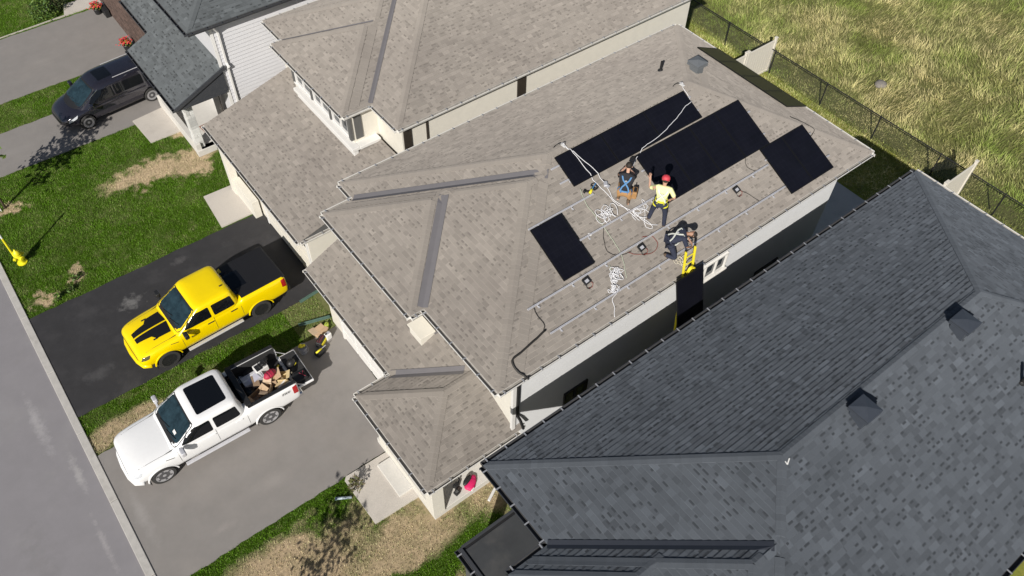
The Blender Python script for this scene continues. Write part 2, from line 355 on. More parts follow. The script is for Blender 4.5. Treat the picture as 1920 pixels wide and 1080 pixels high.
hh = (.10+.24*rng.random(n))*(.45+1.0*c2)*near; ln = hh*(.45+.75*rng.random(n))
hue = np.clip(.36+(c1-.5)*1.9+(c3-.5)*1.6+rng.normal(0, .22, n)-.35*(1-near), 0, 1)
tone = np.clip(.45+(c2-.5)*1.0+rng.normal(0, .25, n), 0, 1.3)
o = blades('field_grass', gx, gy, hh, np.cos(ang)*ln, np.sin(ang)*ln, .009+.017*rng.random(n), tone, hue, M_fblade, bend=True, z0=-.02)
tag(o, 'tall wild grass field with straw and green tufts beyond the fence', 'grass', kind='stuff')
# ------------------------------------------------------------------ houses
def clip_poly(poly, h):
    a, b, c = h; out = []; n = len(poly)
    for i in range(n):
        p = poly[i]; q = poly[(i+1) % n]; dp = a*p[0]+b*p[1]+c; dq = a*q[0]+b*q[1]+c
        if dp >= 0: out.append(p)
        if (dp >= 0) != (dq >= 0):
            t = dp/(dp-dq); out.append((p[0]+(q[0]-p[0])*t, p[1]+(q[1]-p[1])*t))
    return out
def area(p): return abs(sum(p[i][0]*p[(i+1) % len(p)][1]-p[(i+1) % len(p)][0]*p[i][1] for i in range(len(p))))/2 if len(p) > 2 else 0
class Hip:
    """a rectangle of roof: each side with a pitch is a sloping plane rising from the eave, a side with None is cut off square"""
    def __init__(s, x0, x1, y0, y1, z, px0, px1, py0, py1):
        s.r = (x0, x1, y0, y1); s.z = z; s.pl = {}
        if px0: s.pl['x0'] = (px0, 0, z-px0*x0)
        if px1: s.pl['x1'] = (-px1, 0, z+px1*x1)
        if py0: s.pl['y0'] = (0, py0, z-py0*y0)
        if py1: s.pl['y1'] = (0, -py1, z+py1*y1)
        s.p = dict(x0=px0, x1=px1, y0=py0, y1=py1)
        s.box = [(1, 0, -x0), (-1, 0, x1), (0, 1, -y0), (0, -1, y1)]
    def h(s, x, y):
        x0, x1, y0, y1 = s.r
        if x < x0-1e-6 or x > x1+1e-6 or y < y0-1e-6 or y > y1+1e-6: return -9
        return min(a*x+b*y+c for a, b, c in s.pl.values())
def roof_faces(hips):
    out = []
    for i, r in enumerate(hips):
        x0, x1, y0, y1 = r.r
        for k, P in r.pl.items():
            poly = [(x0, y0), (x1, y0), (x1, y1), (x0, y1)]
            for k2, Q in r.pl.items():
                if k2 != k and len(poly) > 2: poly = clip_poly(poly, (Q[0]-P[0], Q[1]-P[1], Q[2]-P[2]))
            pieces = [poly] if area(poly) > 1e-4 else []
            for j, s in enumerate(hips):
                if j == i: continue
                e = 1e-4 if j > i else -1e-4
                hs = list(s.box)+[(Q[0]-P[0], Q[1]-P[1], Q[2]-P[2]-e) for Q in s.pl.values()]
                new = []
                for pc in pieces:
                    rest = pc
                    for h in hs:
                        if len(rest) < 3: break
                        o_ = clip_poly(rest, (-h[0], -h[1], -h[2]))
                        if area(o_) > 1e-4: new.append(o_)
                        rest = clip_poly(rest, h)
                pieces = new
            for pc in pieces: out.append((i, k, P, pc))
    return out
def seg_dist(p, a, b):
    t = max(0, min(1, (p-a).dot(b-a)/(b-a).length_squared)); return (p-a-(b-a)*t).length
IND = {}
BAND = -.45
def shingle_roof(house, hips, m, vm, seed, expo=.143, nind=300, cut=None, valleys=(), wmin=.12, wmax=.28, capw=.14, vw0=.15, ind_mats=None, centre=None):
    """deck + shingles (the ones that show largest as single parts, the others joined) + caps + valley flashing"""
    F = roof_faces(hips); H = lambda x, y: max(h.h(x, y) for h in hips)
    deck = MB(); rest = MB(); single = []
    for (i, k, P, pc) in F:
        if cut:
            for h in cut.get((i, k), []): pc = clip_poly(pc, h)
        if area(pc) < 1e-3: continue
        zf = lambda x, y, o=0: P[0]*x+P[1]*y+P[2]+o
        deck.poly([(x, y, zf(x, y, -.012)) for x, y in pc])
        pit = abs(P[0]+P[1]); e = expo/math.sqrt(1+pit*pit); ax = 0 if k[0] == 'x' else 1; sg = 1 if k[1] == '0' else -1
        x0, x1, y0, y1 = hips[i].r; o = {'x0': x0, 'x1': x1, 'y0': y0, 'y1': y1}[k]
        T = lambda p: (p[ax]-o)*sg
        ts = [T(p) for p in pc]; ss = [p[1-ax] for p in pc]
        for ci in range(max(0, int(min(ts)/e)-1), int(max(ts)/e)+1):
            r = random.Random(seed*7919+('x0', 'x1', 'y0', 'y1').index(k)*1009+ci*31+int(abs(o)*10))
            ta, tb = ci*e, (ci+1)*e; s = -40+r.random()*.5
            while s < max(ss):
                w = r.choice((wmin, wmin+.05, wmin+.10, wmax)); tn = r.gauss(.5, .14)
                q = r.random()
                if q < .12: tn += .34
                elif q < .30: tn -= .30
                pr = .0 if r.random() < .5 else .007
                tn = round(min(1.15, max(-.15, tn))*6)/6
                if s+w > min(ss):
                    a_, b_ = o+sg*ta, o+sg*tb
                    rc = [(a_, s), (a_, s+w), (b_, s+w), (b_, s)] if ax == 0 else [(s, a_), (s+w, a_), (s+w, b_), (s, b_)]
                    pl = rc
                    for n_ in range(len(pc)):
                        u, v = pc[n_], pc[(n_+1) % len(pc)]
                        # keep the inner side of every piece edge
                        c_ = (sum(p[0] for p in pc)/len(pc), sum(p[1] for p in pc)/len(pc))
                        hx, hy = -(v[1]-u[1]), v[0]-u[0]
                        if hx*(c_[0]-u[0])+hy*(c_[1]-u[1]) < 0: hx, hy = -hx, -hy
                        pl = clip_poly(pl, (hx, hy, -hx*u[0]-hy*u[1]))
                        if len(pl) < 3: break
                    A = area(pl)
                    if A > 4e-4:
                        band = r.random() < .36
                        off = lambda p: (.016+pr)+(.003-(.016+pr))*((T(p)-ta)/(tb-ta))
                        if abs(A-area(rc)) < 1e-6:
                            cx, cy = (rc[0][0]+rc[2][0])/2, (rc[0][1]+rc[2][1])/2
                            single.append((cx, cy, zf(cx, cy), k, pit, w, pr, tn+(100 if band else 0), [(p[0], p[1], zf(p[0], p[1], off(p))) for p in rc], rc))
                        else:
                            add_tab(rest, [(p[0], p[1], zf(p[0], p[1], off(p))) for p in pl], tn)
                s += w
    ctr = Vector(centre) if centre else CAMP
    single.sort(key=lambda q: (Vector(q[:3])-ctr).length)
    roof = deck.build('roof', m, house)
    for q in single[:nind]:
        key = (m.name, q[3], round(q[4], 3), round(q[5], 3), q[6], q[7])
        if key not in IND:
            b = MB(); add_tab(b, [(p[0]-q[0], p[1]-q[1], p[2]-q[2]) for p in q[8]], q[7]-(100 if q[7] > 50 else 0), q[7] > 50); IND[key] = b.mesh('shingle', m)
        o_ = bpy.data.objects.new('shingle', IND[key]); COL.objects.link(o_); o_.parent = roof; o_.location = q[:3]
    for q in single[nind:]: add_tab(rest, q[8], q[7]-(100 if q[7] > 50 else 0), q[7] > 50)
    rest.build('shingle_courses', m, roof, kind='stuff')
    # ridge and hip caps
    seen = set(); caps = MB(); rr = random.Random(seed)
    def capline(a, b):
        a = Vector(a); b = Vector(b); d = b-a; L = d.length
        if L < .2: return
        d /= L; pd = Vector((-d.y, d.x)); n_ = max(1, int(L/.15)); st = L/n_
        for i_ in range(n_):
            m_ = a+d*(i_+.5)*st; key = (round(m_.x, 1), round(m_.y, 1))
            zz = H(m_.x, m_.y)
            q0, q1 = a+d*(i_+.1)*st, a+d*(i_+.9)*st
            if key in seen or zz < 0 or any(abs(H(q.x, q.y)-cur.h(q.x, q.y)) > 2e-3 for q in (m_, q0, q1)): continue
            if any(seg_dist(m_, Vector(v[0]), Vector(v[1])) < capw+.14 for v in valleys): continue
            seen.add(key); vs = []
            for t_, lift in ((i_*st-.02, .036), ((i_+1)*st+.01, .026)):
                c_ = a+d*max(.03, min(L-.01, t_))
                for w_ in (-capw, 0, capw):
                    q_ = c_+pd*w_; hz = H(q_.x, q_.y)
                    if hz < 0: q_ = c_+pd*w_*.15; hz = max(H(q_.x, q_.y), H(c_.x, c_.y)-.01)
                    vs.append((q_.x, q_.y, hz+lift+(-.004 if w_ == 0 else 0)))
            low = [(v[0], v[1], v[2]-.05) for v in vs]
            tn = min(1, max(0, rr.gauss(.46, .07)))
            caps.faces(vs+low, [(0, 1, 4, 3), (1, 2, 5, 4), (0, 6, 7, 1), (1, 7, 8, 2), (0, 3, 9, 6), (2, 8, 11, 5), (3, 4, 10, 9), (4, 5, 11, 10)], 0, tn)
    for cur in hips:
        x0, x1, y0, y1 = cur.r; p = cur.p; ap = {}
        def corner(kx, ky):
            if not p[kx] or not p[ky]: return None
            X = x0 if kx == 'x0' else x1; Y = y0 if ky == 'y0' else y1; sx = 1 if kx == 'x0' else -1; sy = 1 if ky == 'y0' else -1
            oth = 'y1' if ky == 'y0' else 'y0'
            W = (y1-y0)*(p[oth]/(p[oth]+p[ky])) if p[oth] else (y1-y0)
            dx = W*p[ky]/p[kx]
            return (X, Y), (X+sx*dx, Y+sy*W)
        ends = []
        for kx in ('x0', 'x1'):
            for ky in ('y0', 'y1'):
                c_ = corner(kx, ky)
                if c_: capline(*c_); ends.append(c_[1])
        if p['y0'] and p['y1']:
            yr = y0+(y1-y0)*p['y1']/(p['y0']+p['y1']); xs = [q[0] for q in ends if abs(q[1]-yr) < 1e-3]
            xa = min(xs) if p['x0'] and xs else x0; xb = max(xs) if p['x1'] and xs else x1
            if p['x0'] is None: xa = x0
            capline((xa, yr), (xb, yr))
    if caps.f: caps.build('ridge_caps', m, roof, kind='stuff')
    for (a, b, *ww) in valleys:
        vw = ww[0] if ww else vw0
        a = Vector(a); b = Vector(b); d = (b-a).normalized(); pd = Vector((-d.y, d.x)); vb = MB(); n_ = 12; vs = []
        for i_ in range(n_+1):
            c_ = a+(b-a)*i_/n_
            for w_ in (-vw, 0, vw):
                q_ = c_+pd*w_; hz = H(q_.x, q_.y)
                if hz < 0: hz = H(c_.x, c_.y)
                vs.append((q_.x, q_.y, hz+(.036 if w_ else .030)))
        fs = []
        for i_ in range(n_):
            for w_ in (0, 1): fs.append((i_*3+w_, i_*3+w_+1, i_*3+w_+4, i_*3+w_+3))
        vb.faces(vs, fs); vb.build('valley_flashing', vm, roof)
    return roof, H
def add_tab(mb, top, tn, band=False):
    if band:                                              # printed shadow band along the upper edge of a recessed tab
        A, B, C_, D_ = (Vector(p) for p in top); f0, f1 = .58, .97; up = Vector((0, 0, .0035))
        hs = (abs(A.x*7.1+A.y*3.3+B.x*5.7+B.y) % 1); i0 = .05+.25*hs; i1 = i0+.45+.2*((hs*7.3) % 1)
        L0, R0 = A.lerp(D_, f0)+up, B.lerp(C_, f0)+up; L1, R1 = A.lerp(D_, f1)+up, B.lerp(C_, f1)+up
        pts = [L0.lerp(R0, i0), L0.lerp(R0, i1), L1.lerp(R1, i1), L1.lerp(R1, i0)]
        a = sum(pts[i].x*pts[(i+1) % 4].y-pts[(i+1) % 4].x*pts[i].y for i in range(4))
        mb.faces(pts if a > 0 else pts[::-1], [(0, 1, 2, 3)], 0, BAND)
    n = len(top); lo = [(p[0], p[1], p[2]-.024) for p in top]
    fs = [tuple(range(n))]+[(i, n+i, n+(i+1) % n, (i+1) % n) for i in range(n)]
    # orientation up
    a = sum(top[i][0]*top[(i+1) % n][1]-top[(i+1) % n][0]*top[i][1] for i in range(n))
    if a < 0: fs = [tuple(reversed(f)) for f in fs]
    mb.faces(list(top)+lo, fs, 0, tn)
M_silt = mat('gutter_silt', (.34, .32, .29), .9, var=.3, scale=6); M_siltd = mat('gutter_silt_dark', (.05, .05, .052), .9, var=.3, scale=6)
def gutter(house, a, b, z, out, m=None, mh=None, w=.125, step=.62):
    """eaves trough: back, floor, outer face with lip, end caps and strap hangers"""
    a = Vector((*a, z)); b = Vector((*b, z)); d = (b-a); L = d.length; d /= L; o = Vector((*out, 0)); mb = MB()
    prof = [(.0, .0), (.0, -.10), (w*.75, -.10), (w, -.02), (w, .005), (w-.018, .005), (w-.018, -.015), (w*.72, -.085), (.008, -.085), (.008, .0)]
    ring = lambda c: [c+o*p[0]+Vector((0, 0, p[1])) for p in prof]
    n = len(prof); vs = ring(a)+ring(b); mb.faces(vs, [(i, (i+1) % n, n+(i+1) % n, n+i) for i in range(n) if i not in (6, 7, 8)]); mb.faces(vs, [(i, i+1, n+i+1, n+i) for i in (6, 7, 8)], 2)
    for c in (a, b):
        mb.box(c+o*(w/2)+Vector((0, 0, -.05)), (abs(d.x)*.012+abs(o.x)*w, abs(d.y)*.012+abs(o.y)*w, .096))
    k = int(L/step)
    for i in range(k+1):
        c = a+d*(.15+(L-.3)*i/max(1, k))
        mb.box(c+o*(w/2-.004)+Vector((0, 0, .004)), (abs(d.x)*.035+abs(o.x)*(w+.03), abs(d.y)*.035+abs(o.y)*(w+.03), .012), None, 1)
    return mb.build('gutter', [m or M_gut, mh or M_hang, M_siltd if m is M_gutd else M_silt], house)
def window(house, c, w, h, axis, sg, fm=None, mull=1, depth=.05):
    """axis: wall normal axis 'x'/'y', sg: outward sign. frame with a pane set back, sill"""
    fm = fm or M_white; c = Vector(c); f = MB(); t = .06; k = 0 if axis == 'x' else 1
    def bx(du, dz, su, sz, off, dp, mb):
        p = c.copy(); p[1-k] += du; p[2] += dz; p[k] += sg*off; s = [0, 0, sz]; s[1-k] = su; s[k] = dp; mb.box(p, s)
    for du in (-w/2+t/2, w/2-t/2): bx(du, 0, t, h, depth/2, depth, f)
    for dz in (-h/2+t/2, h/2-t/2): bx(0, dz, w-2*t, t, depth/2, depth, f)
    for i in range(mull): bx(-w/2+w*(i+1)/(mull+1), 0, .05, h-2*t, depth/2-.004, depth-.008, f)
    o = f.build('window', fm, house, bevel=.006)
    g = MB(); bx(0, 0, w-2*t, h-2*t, .008, .01, g); g.build('pane', M_glass, o)
    s = MB(); bx(0, -h/2-.03, w+.12, .06, depth*.8, depth*1.6, s); s.build('sill', fm, o, bevel=.006)
    return o
def downspout(house, pts, m, r=.04):
    b = MB()
    for p, q in zip(pts, pts[1:]): b.bar(p, q, r*2, r*1.6)
    return b.build('downspout', m, house, bevel=.012)
def garage_door(house, x, y0, y1, h, m):
    d = MB(); rows = 4; cols = 4
    d.bx(x+.02, x+.06, y0, y1, .02, h)
    o = d.build('garage_door', m, house)
    for i in range(rows):
        for j in range(cols):
            b = MB(); ya = y0+(y1-y0)*j/cols+.05; yb = y0+(y1-y0)*(j+1)/cols-.05; za = .02+(h-.02)*i/rows+.05; zb = .02+(h-.02)*(i+1)/rows-.05
            b.bx(x-.005, x+.02, ya, yb, za, zb); b.build('panel', M_glass if i == 3 else m, o, bevel=.008)
    t = MB()
    t.bx(x-.03, x+.05, y0-.12, y0, 0, h+.12); t.bx(x-.03, x+.05, y1, y1+.12, 0, h+.12); t.bx(x-.028, x+.048, y0, y1, h, h+.115)
    t.build('door_frame', M_white, house, bevel=.01)
# ============ tan house with the solar panels
PM = .455
hm = empty('tan_house', (0, 0, 0), label='two storey house with tan shingle roof carrying solar panels and workers', cat='house', group='houses along the street')
G = .10
ZE = 6.206; XFR, XFL, XB, XBK, YR, YL, YBL, YBR = 9.533+G, 10.183+G, 9.077+G, 25.609-G, -11.26+G, -1.729-G, -2.601-G, -7.763+G
hipsM = [Hip(XFR, XBK, YR, YBL, ZE, PM, PM, PM, PM), Hip(XFL, XBK, YR, YL, ZE, PM, PM, PM, PM), Hip(XB, 17, YBR, YBL, ZE, PM, None, PM, PM)]
hipsM = [hipsM[1], hipsM[0], hipsM[2]]
hb = (YBL-YBR)/2
roofM, HM = shingle_roof(hm, hipsM, M_tan, M_valley_tan, 11, valleys=[((XFR-.02, YBR+.02), (XFR+hb-.05, YBR+hb-.05)), ((XFL-.02, YBL-.02), (XFL+4.30, YBL-4.30))])
def walls(house, rects, z, m, inset=.35, soff=None):
    for i, (x0, x1, y0, y1) in enumerate(rects):
        b = MB(); b.bx(x0+inset+.004*i, x1-inset-.004*i, y0+inset+.0*i, y1-inset-.004*i, -.2, z-.10-.01*i); b.build('wall', m, house)
        if soff: x0, x1, y0, y1 = soff[i]
        b = MB(); b.bx(x0+.012+.004*i, x1-.012-.004*i, y0+.012+.004*i, y1-.012-.004*i, z-.155-.004*i, z-.03-.004*i); b.build('soffit', M_gut, house)
walls(hm, [(XFL-.18, XBK-.6, YR, YL), (XFR+.46, 16, YR+.004, YBL), (XB+.90, 15, YBR, YBL)], ZE, M_cream, soff=[(XFL, XBK, YR, YL), (XFR, 16, YR, YBL), (XB, 15, YBR, YBL)])
# its right wall, toward the dark house, is pale grey
b = MB(); b.bx(XFR+.81, XBK-.955, YR+.33, YR+.352, -.2, ZE-.16); b.build('wall', M_wallw, hm)
for a, b_, o in [((XFR, YR), (XBK, YR), (0, -1)), ((XBK, YR), (XBK, YL), (1, 0)), ((XFL, YL), (XBK, YL), (0, 1)), ((XFL, YBL), (XFL, YL), (-1, 0)),
                 ((XB, YBL), (XFL, YBL), (0, 1)), ((XB, YBR), (XB, YBL), (-1, 0)), ((XB, YBR), (XFR, YBR), (0, -1)), ((XFR, YR), (XFR, YBR), (-1, 0))]:
    gutter(hm, a, b_, ZE-.012, o)
# bump-out with flat cream top at the notch of the roof
b = MB(); b.bx(9.76, 10.3, -7.05, -6.40, 3.2, 3.93); b.build('wall', M_cream, hm)
b = MB(); b.bx(9.71, 10.28, -7.10, -6.35, 3.935, 4.0); b.build('coping', M_cream, hm, bevel=.01)
# garage and porch roofs
XG, YGL, YGR, XP, YPR, XQ, ZG = 8.444+G, -1.608, -7.004-G*.5, 7.192+G, -11.088+G, 10.56, 3.01
hipsG = [Hip(XG, 10.2, YGR-4.2, YGL, ZG, PM, None, None, None), Hip(XP, XQ, YPR, YGR, ZG, PM, None, PM, PM)]
cutG = {(0, 'x0'): [(0, 1, -(YGR-.001))], (1, 'x0'): []}
hipsG = [Hip(XG, 10.2, YGR, YGL, ZG, PM, None, None, None), Hip(XP, XQ, YPR, YGR+.001, ZG, PM, None, PM, None), Hip(XP, XQ, YPR, YGR, ZG, PM, None, PM, PM)]
hipsG = [Hip(XG, 10.7, YGR-2.1, YGL, ZG, PM, None, None, None), Hip(XP, XQ+.14, YPR, YGR, ZG, PM, None, PM, PM)]
hw_ = (YGR-YPR)/2
roofG, HG = shingle_roof(hm, hipsG, M_tan, M_valley_tan, 12, nind=0, valleys=[((XG-.02, YGR+.02), (XG+1.66, YGR-1.66))])
for a, b_, o in [((XG, YGR+.05), (XG, YGL), (-1, 0)), ((XP, YGR), (XG, YGR), (0, 1)), ((XP, YPR), (XP, YGR), (-1, 0)), ((XP, YPR), (XQ, YPR), (0, -1))]:
    gutter(hm, a, b_, ZG-.012, o)
b = MB(); b.bx(XG+.012, 10.0, YGR+.02, YGL-.012, ZG-.15, ZG-.03); b.bx(XP+.012, XQ-.02, YPR+.012, YGR-.016, ZG-.154, ZG-.034); b.build('soffit', M_gut, hm)
b = MB(); b.bx(XG+.40, 10.3, YGR-.4, YGL-.30, -.2, ZG-.1); b.build('wall', M_cream, hm)
# gable triangle at the garage's far end
b = MB(); b.faces([(XG+.1, YGL-.02, ZG-.05), (10.0, YGL-.02, ZG-.05), (10.0, YGL-.02, ZG+PM*(10.0-XG)-.06), (XG+.1, YGL-.30, ZG-.05), (10.0, YGL-.30, ZG-.05), (10.0, YGL-.30, ZG+PM*(10.0-XG)-.06)], [(0, 1, 2), (5, 4, 3), (0, 2, 5, 3), (0, 3, 4, 1)]); b.build('gable', M_dgrey, hm)
garage_door(hm, XG+.36, -6.6, -2.9, 2.3, M_white)
# wall lamp beside the garage door
b = MB(); b.bx(XG+.26, XG+.40, -2.62, -2.48, 1.7, 2.0); b.build('wall_lamp', M_black, hm, bevel=.02)
# porch: slab, posts, low kerb, door
b = MB(); b.bx(7.62, 10.4, -10.62, -7.2, -.1, .28); b.build('porch_slab', M_slab, hm, bevel=.015)
b = MB(); b.bx(7.56, 7.98, -10.68, -10.26, .285, ZG-.15); b.build('porch_post', M_cream, hm, bevel=.01)
b = MB(); b.bx(7.58, 7.96, -7.9, -7.5, .285, ZG-.15); b.build('porch_post', M_cream, hm, bevel=.01)
b = MB(); b.bx(7.60, 7.93, -10.255, -7.905, .283, .62); b.build('porch_kerb', M_cream, hm, bevel=.012)
b = MB(); b.bx(9.93, 9.965, -9.6, -8.65, .3, 2.4); o = b.build('front_door', M_brown, hm); b = MB(); b.ball((9.90, -9.5, 1.3), .035); b.build('handle', M_chrome, o)
# corner trim, downspout and windows of the right wall
b = MB(); b.bx(XFR+.74, XFR+.86, YR+.27, YR+.37, .2, ZE-.17); b.build('corner_trim', M_white, hm)
downspout(hm, [(XFR+.92, YR-.02, ZE-.11), (XFR+.92, YR+.27, ZE-.45), (XFR+.92, YR+.27, 3.75), (XFR+.97, YR+.18, 3.55), (XFR+1.0, YR+.05, 3.2)], M_black)
b = MB(); b.bar((10.36, -6.3, HG(10.36, -6.3)+.03), (10.36, YGL-.05, HG(10.36, YGL-.05)+.03), .24, .02); b.bar((10.36, YGR+.0, HG(10.36, YGR-.02)+.03), (10.36, -7.12, HG(10.36, -7.12)+.03), .24, .02); b.build('wall_flashing', M_valley_tan, hm)
window(hm, (12.9, YR+.33, 2.3), .95, 1.5, 'y', -1, M_black, 1, .06)
window(hm, (18.3, YR+.33, 4.85), 1.5, .75, 'y', -1, M_gut, 2, .08)
window(hm, (21.9, YR+.33, 2.0), 1.2, 1.2, 'y', -1, M_black, 1, .06)
# rear wall sliding door, left wall windows (slits seen below the eaves)
window(hm, (XBK-1.05, -7, 1.2), 2.4, 2.1, 'x', 1, M_white, 1, .06)
# roof vents, part of the house
def box_vent(house, x, y, H, s=.36, m=None, cap=.46):
    z = H(x, y); b = MB(); m = m or M_vent
    b.box((x, y, z+.10), (s, s, .34)); o = b.build('roof_vent', m, house, bevel=.01)
    for k in range(3):
        q = MB(); q.box((x, y, z+.29+.045*k), (cap-.03*(k == 2), cap-.03*(k == 2), .028)); q.build('louvre', m, o, bevel=.006)
    q = MB(); zt = z+.41
    q.faces([(x-cap/2, y-cap/2, zt), (x+cap/2, y-cap/2, zt), (x+cap/2, y+cap/2, zt), (x-cap/2, y+cap/2, zt), (x, y, zt+.07), (x-cap/2, y-cap/2, zt-.02), (x+cap/2, y-cap/2, zt-.02), (x+cap/2, y+cap/2, zt-.02), (x-cap/2, y+cap/2, zt-.02)],
            [(0, 1, 4), (1, 2, 4), (2, 3, 4), (3, 0, 4), (0, 5, 6, 1), (1, 6, 7, 2), (2, 7, 8, 3), (3, 8, 5, 0)]); q.build('vent_cap', m, o)
    return o
M_vent = mat('vent_grey', (.15, .16, .17), .45, var=.08); M_ventd = mat('vent_black', (.052, .060, .075), .35, var=.1)
box_vent(hm, 22.1, -5.75, HM, .34, M_vent, .50)
def pipe_vent(house, x, y, H, h=.38, r=.045):
    z = H(x, y); b = MB(); b.lathe([(.10, -.03), (.095, .03), (r+.01, .05), (r, .06), (r, h), (r-.01, h), (r-.01, h-.1)], 12, (x, y, z)); return b.build('vent_pipe', M_black, house)
pipe_vent(hm, 21.35, -4.85, HM)
# ============ tan neighbour
hB = empty('tan_house', (0, 0, 0), label='tan roofed house behind the solar house, cream walls, bay window over garage', cat='house', group='houses along the street')
BXFR, BXFL, BXB, BYR, BYL, BYBL, BYBR, BZ, BXK = 13.279+G, 12.553+G, 12.095+G, -.452+G, 8.471-G, 6.847-G, 1.281+G, 5.9, 28.7
hipsB = [Hip(BXFR, BXK, BYR, BYL, BZ, PM, PM, PM, PM), Hip(BXFL, 22, BYBR, BYL, BZ, PM, None, PM, PM), Hip(BXB, 20, BYBR, BYBL, BZ, PM, None, PM, PM)]
hw2 = (BYL-BYBR)/2; hw3 = (BYBL-BYBR)/2
roofB, HB = shingle_roof(hB, hipsB, M_tan, M_valley_tan, 21, valleys=[((BXFR-.02, BYBR+.02), (BXFR+hw2-.05, BYBR+hw2-.05), .085), ((BXFL-.02, BYBL-.02), (BXFL+hw3-.05, BYBL-hw3+.05), .05)])
walls(hB, [(BXFR, BXK, BYR, BYL), (BXFL, 20, BYBR+.004, BYL-.006), (BXB+.1, 19, BYBR, BYBL)], BZ, M_cream)
for a, b_, o in [((BXFR, BYR), (BXK, BYR), (0, -1)), ((BXFR, BYR), (BXFR, BYBR), (-1, 0)), ((BXB, BYBR), (BXFR, BYBR), (0, -1)), ((BXB, BYBR), (BXB, BYBL), (-1, 0)), ((BXB, BYBL), (BXFL, BYBL), (0, 1)), ((BXFL, BYBL), (BXFL, BYL), (-1, 0)), ((BXFL, BYL), (BXK, BYL), (0, 1))]:
    gutter(hB, a, b_, BZ-.012, o)
BXG, BYGL, BYGR, BZG = 8.878+G, 7.699, -.394+G, 2.9
PB = .27
hipsBG = [Hip(BXG, 13.6, BYGR, BYGL, BZG, PB, None, None, None)]
roofBG, HBG = shingle_roof(hB, hipsBG, M_tan, M_valley_tan, 22, nind=0)
gutter(hB, (BXG, BYGR), (BXG, BYGL), BZG-.012, (-1, 0))
gutter(hB, (BXG+.05, BYGR), (10.75, BYGR), BZG-.012, (0, -1))
b = MB(); b.bx(BXG+.012, 12.6, BYGR+.012, BYGL-.012, BZG-.15, BZG-.03); b.build('soffit', M_gut, hB)
b = MB(); b.bx(BXG+.45, 13.0, BYGR+.45, BYGL-.45, -.2, BZG-.1); b.build('wall', M_cream, hB)
for yy in (BYGR+.03, BYGL-.03):
    x1 = 13.3; b = MB(); s_ = .10 if yy < 3 else -.10
    b.faces([(BXG+.1, yy, BZG-.05), (x1, yy, BZG-.05), (x1, yy, BZG+PB*(x1-BXG)-.06), (BXG+.1, yy+s_, BZG-.05), (x1, yy+s_, BZG-.05), (x1, yy+s_, BZG+PB*(x1-BXG)-.06)], [(0, 1, 2), (5, 4, 3), (0, 2, 5, 3), (0, 3, 4, 1)]); b.build('gable', M_dgrey, hB)
garage_door(hB, BXG+.41, .3, 4.0, 2.3, M_cream)
b = MB(); b.bx(9.0, 9.3, 6.35, 6.75, 0, BZG-.16); b.build('porch_post', M_cream, hB, bevel=.01)
b = MB(); b.bx(9.05, 9.35, 4.6, 6.35, 0, .9); b.build('porch_kerb', M_cream, hB, bevel=.01)
# bay: ledge of white trim under a row of windows
b = MB(); b.bx(12.38, 12.70, 1.42, 6.02, 4.10, 4.24); b.bx(12.704, 13.6, 1.40, 1.80, 4.10, 4.235); b.bx(12.46, 12.66, 1.50, 5.92, 3.80, 4.095); b.build('bay_ledge', M_white, hB, bevel=.015)
for i in range(3): window(hB, (12.64, 2.5+1.45*i, 5.0), 1.25, 1.1, 'x', -1, M_white, 1, .09)
for i in range(4):
    b = MB(); b.bx(12.52, 12.63, 1.76+1.45*i-.08, 1.76+1.45*i+.08, 4.4, 5.74); b.build('bay_pilaster', M_dgrey, hB)
b = MB(); b.bx(12.75, 13.05, BYBR+.31, BYBR+.35, 4.37, 5.7); b.build('shutter', M_dgrey, hB)
for (x0, x1) in ((13.78, 14.1), (14.75, 14.82), (18.95, 19.35)):
    b = MB(); b.bx(x0, x1, BYR+.30, BYR+.35, 3.2, 5.68); b.build('downspout' if x1-x0 < .2 else 'shutter', M_brown, hB)
# ============ charcoal neighbour
hD = empty('charcoal_house', (0, 0, 0), label='large house with charcoal shingle roof filling the lower right corner', cat='house', group='houses along the street')
DXF, DXB, DYL, DZ, PD = 8.092+G, 26.426-G, -12.364-G, 5.9, .45; DYR = DYL-9.452; DYN = -14.913-G
hipsD = [Hip(DXF, DXB, DYR, DYL, DZ, .436, .396, PD, PD), Hip(7.56, 14, DYR+.1, DYN, DZ, PD, None, PD, PD), Hip(7.03, 13, -19.0, DYN, DZ, PD, None, PD, PD)]
roofD, HD = shingle_roof(hD, hipsD, M_dark, M_valley_dark, 31, valleys=[((DXF-.02, DYN+.0), (11.62, -18.42))], wmin=.14, wmax=.30, vw0=.11, capw=.11, centre=(14.5, -16.5, 18))
walls(hD, [(DXF+1.60, DXB, DYR, DYL), (8.0, 13, DYR+.1, DYN-.004), (7.5, 12, -19.0, DYN)], DZ, M_dgrey, soff=[(DXF, DXB, DYR, DYL), (7.56, 13, DYR+.1, DYN-.004), (7.03, 12, -19.0, DYN)])
for a, b_, o in [((DXF, DYL), (DXB, DYL), (0, 1)), ((DXB, DYR), (DXB, DYL), (1, 0)), ((DXF, DYN), (DXF, DYL), (-1, 0)), ((7.03, DYN), (DXF, DYN), (0, 1)), ((7.03, -19), (7.03, DYN), (-1, 0)), ((DXF, DYR), (DXB, DYR), (0, -1))]:
    gutter(hD, a, b_, DZ-.012, o, M_gutd if o != (1, 0) else M_gut)
box_vent(hD, 15.43, -17.60, HD, .42, M_ventd, .56); box_vent(hD, 19.55, -17.55, HD, .42, M_ventd, .56)
pipe_vent(hD, 20.2, -19.35, HD, .5, .05)
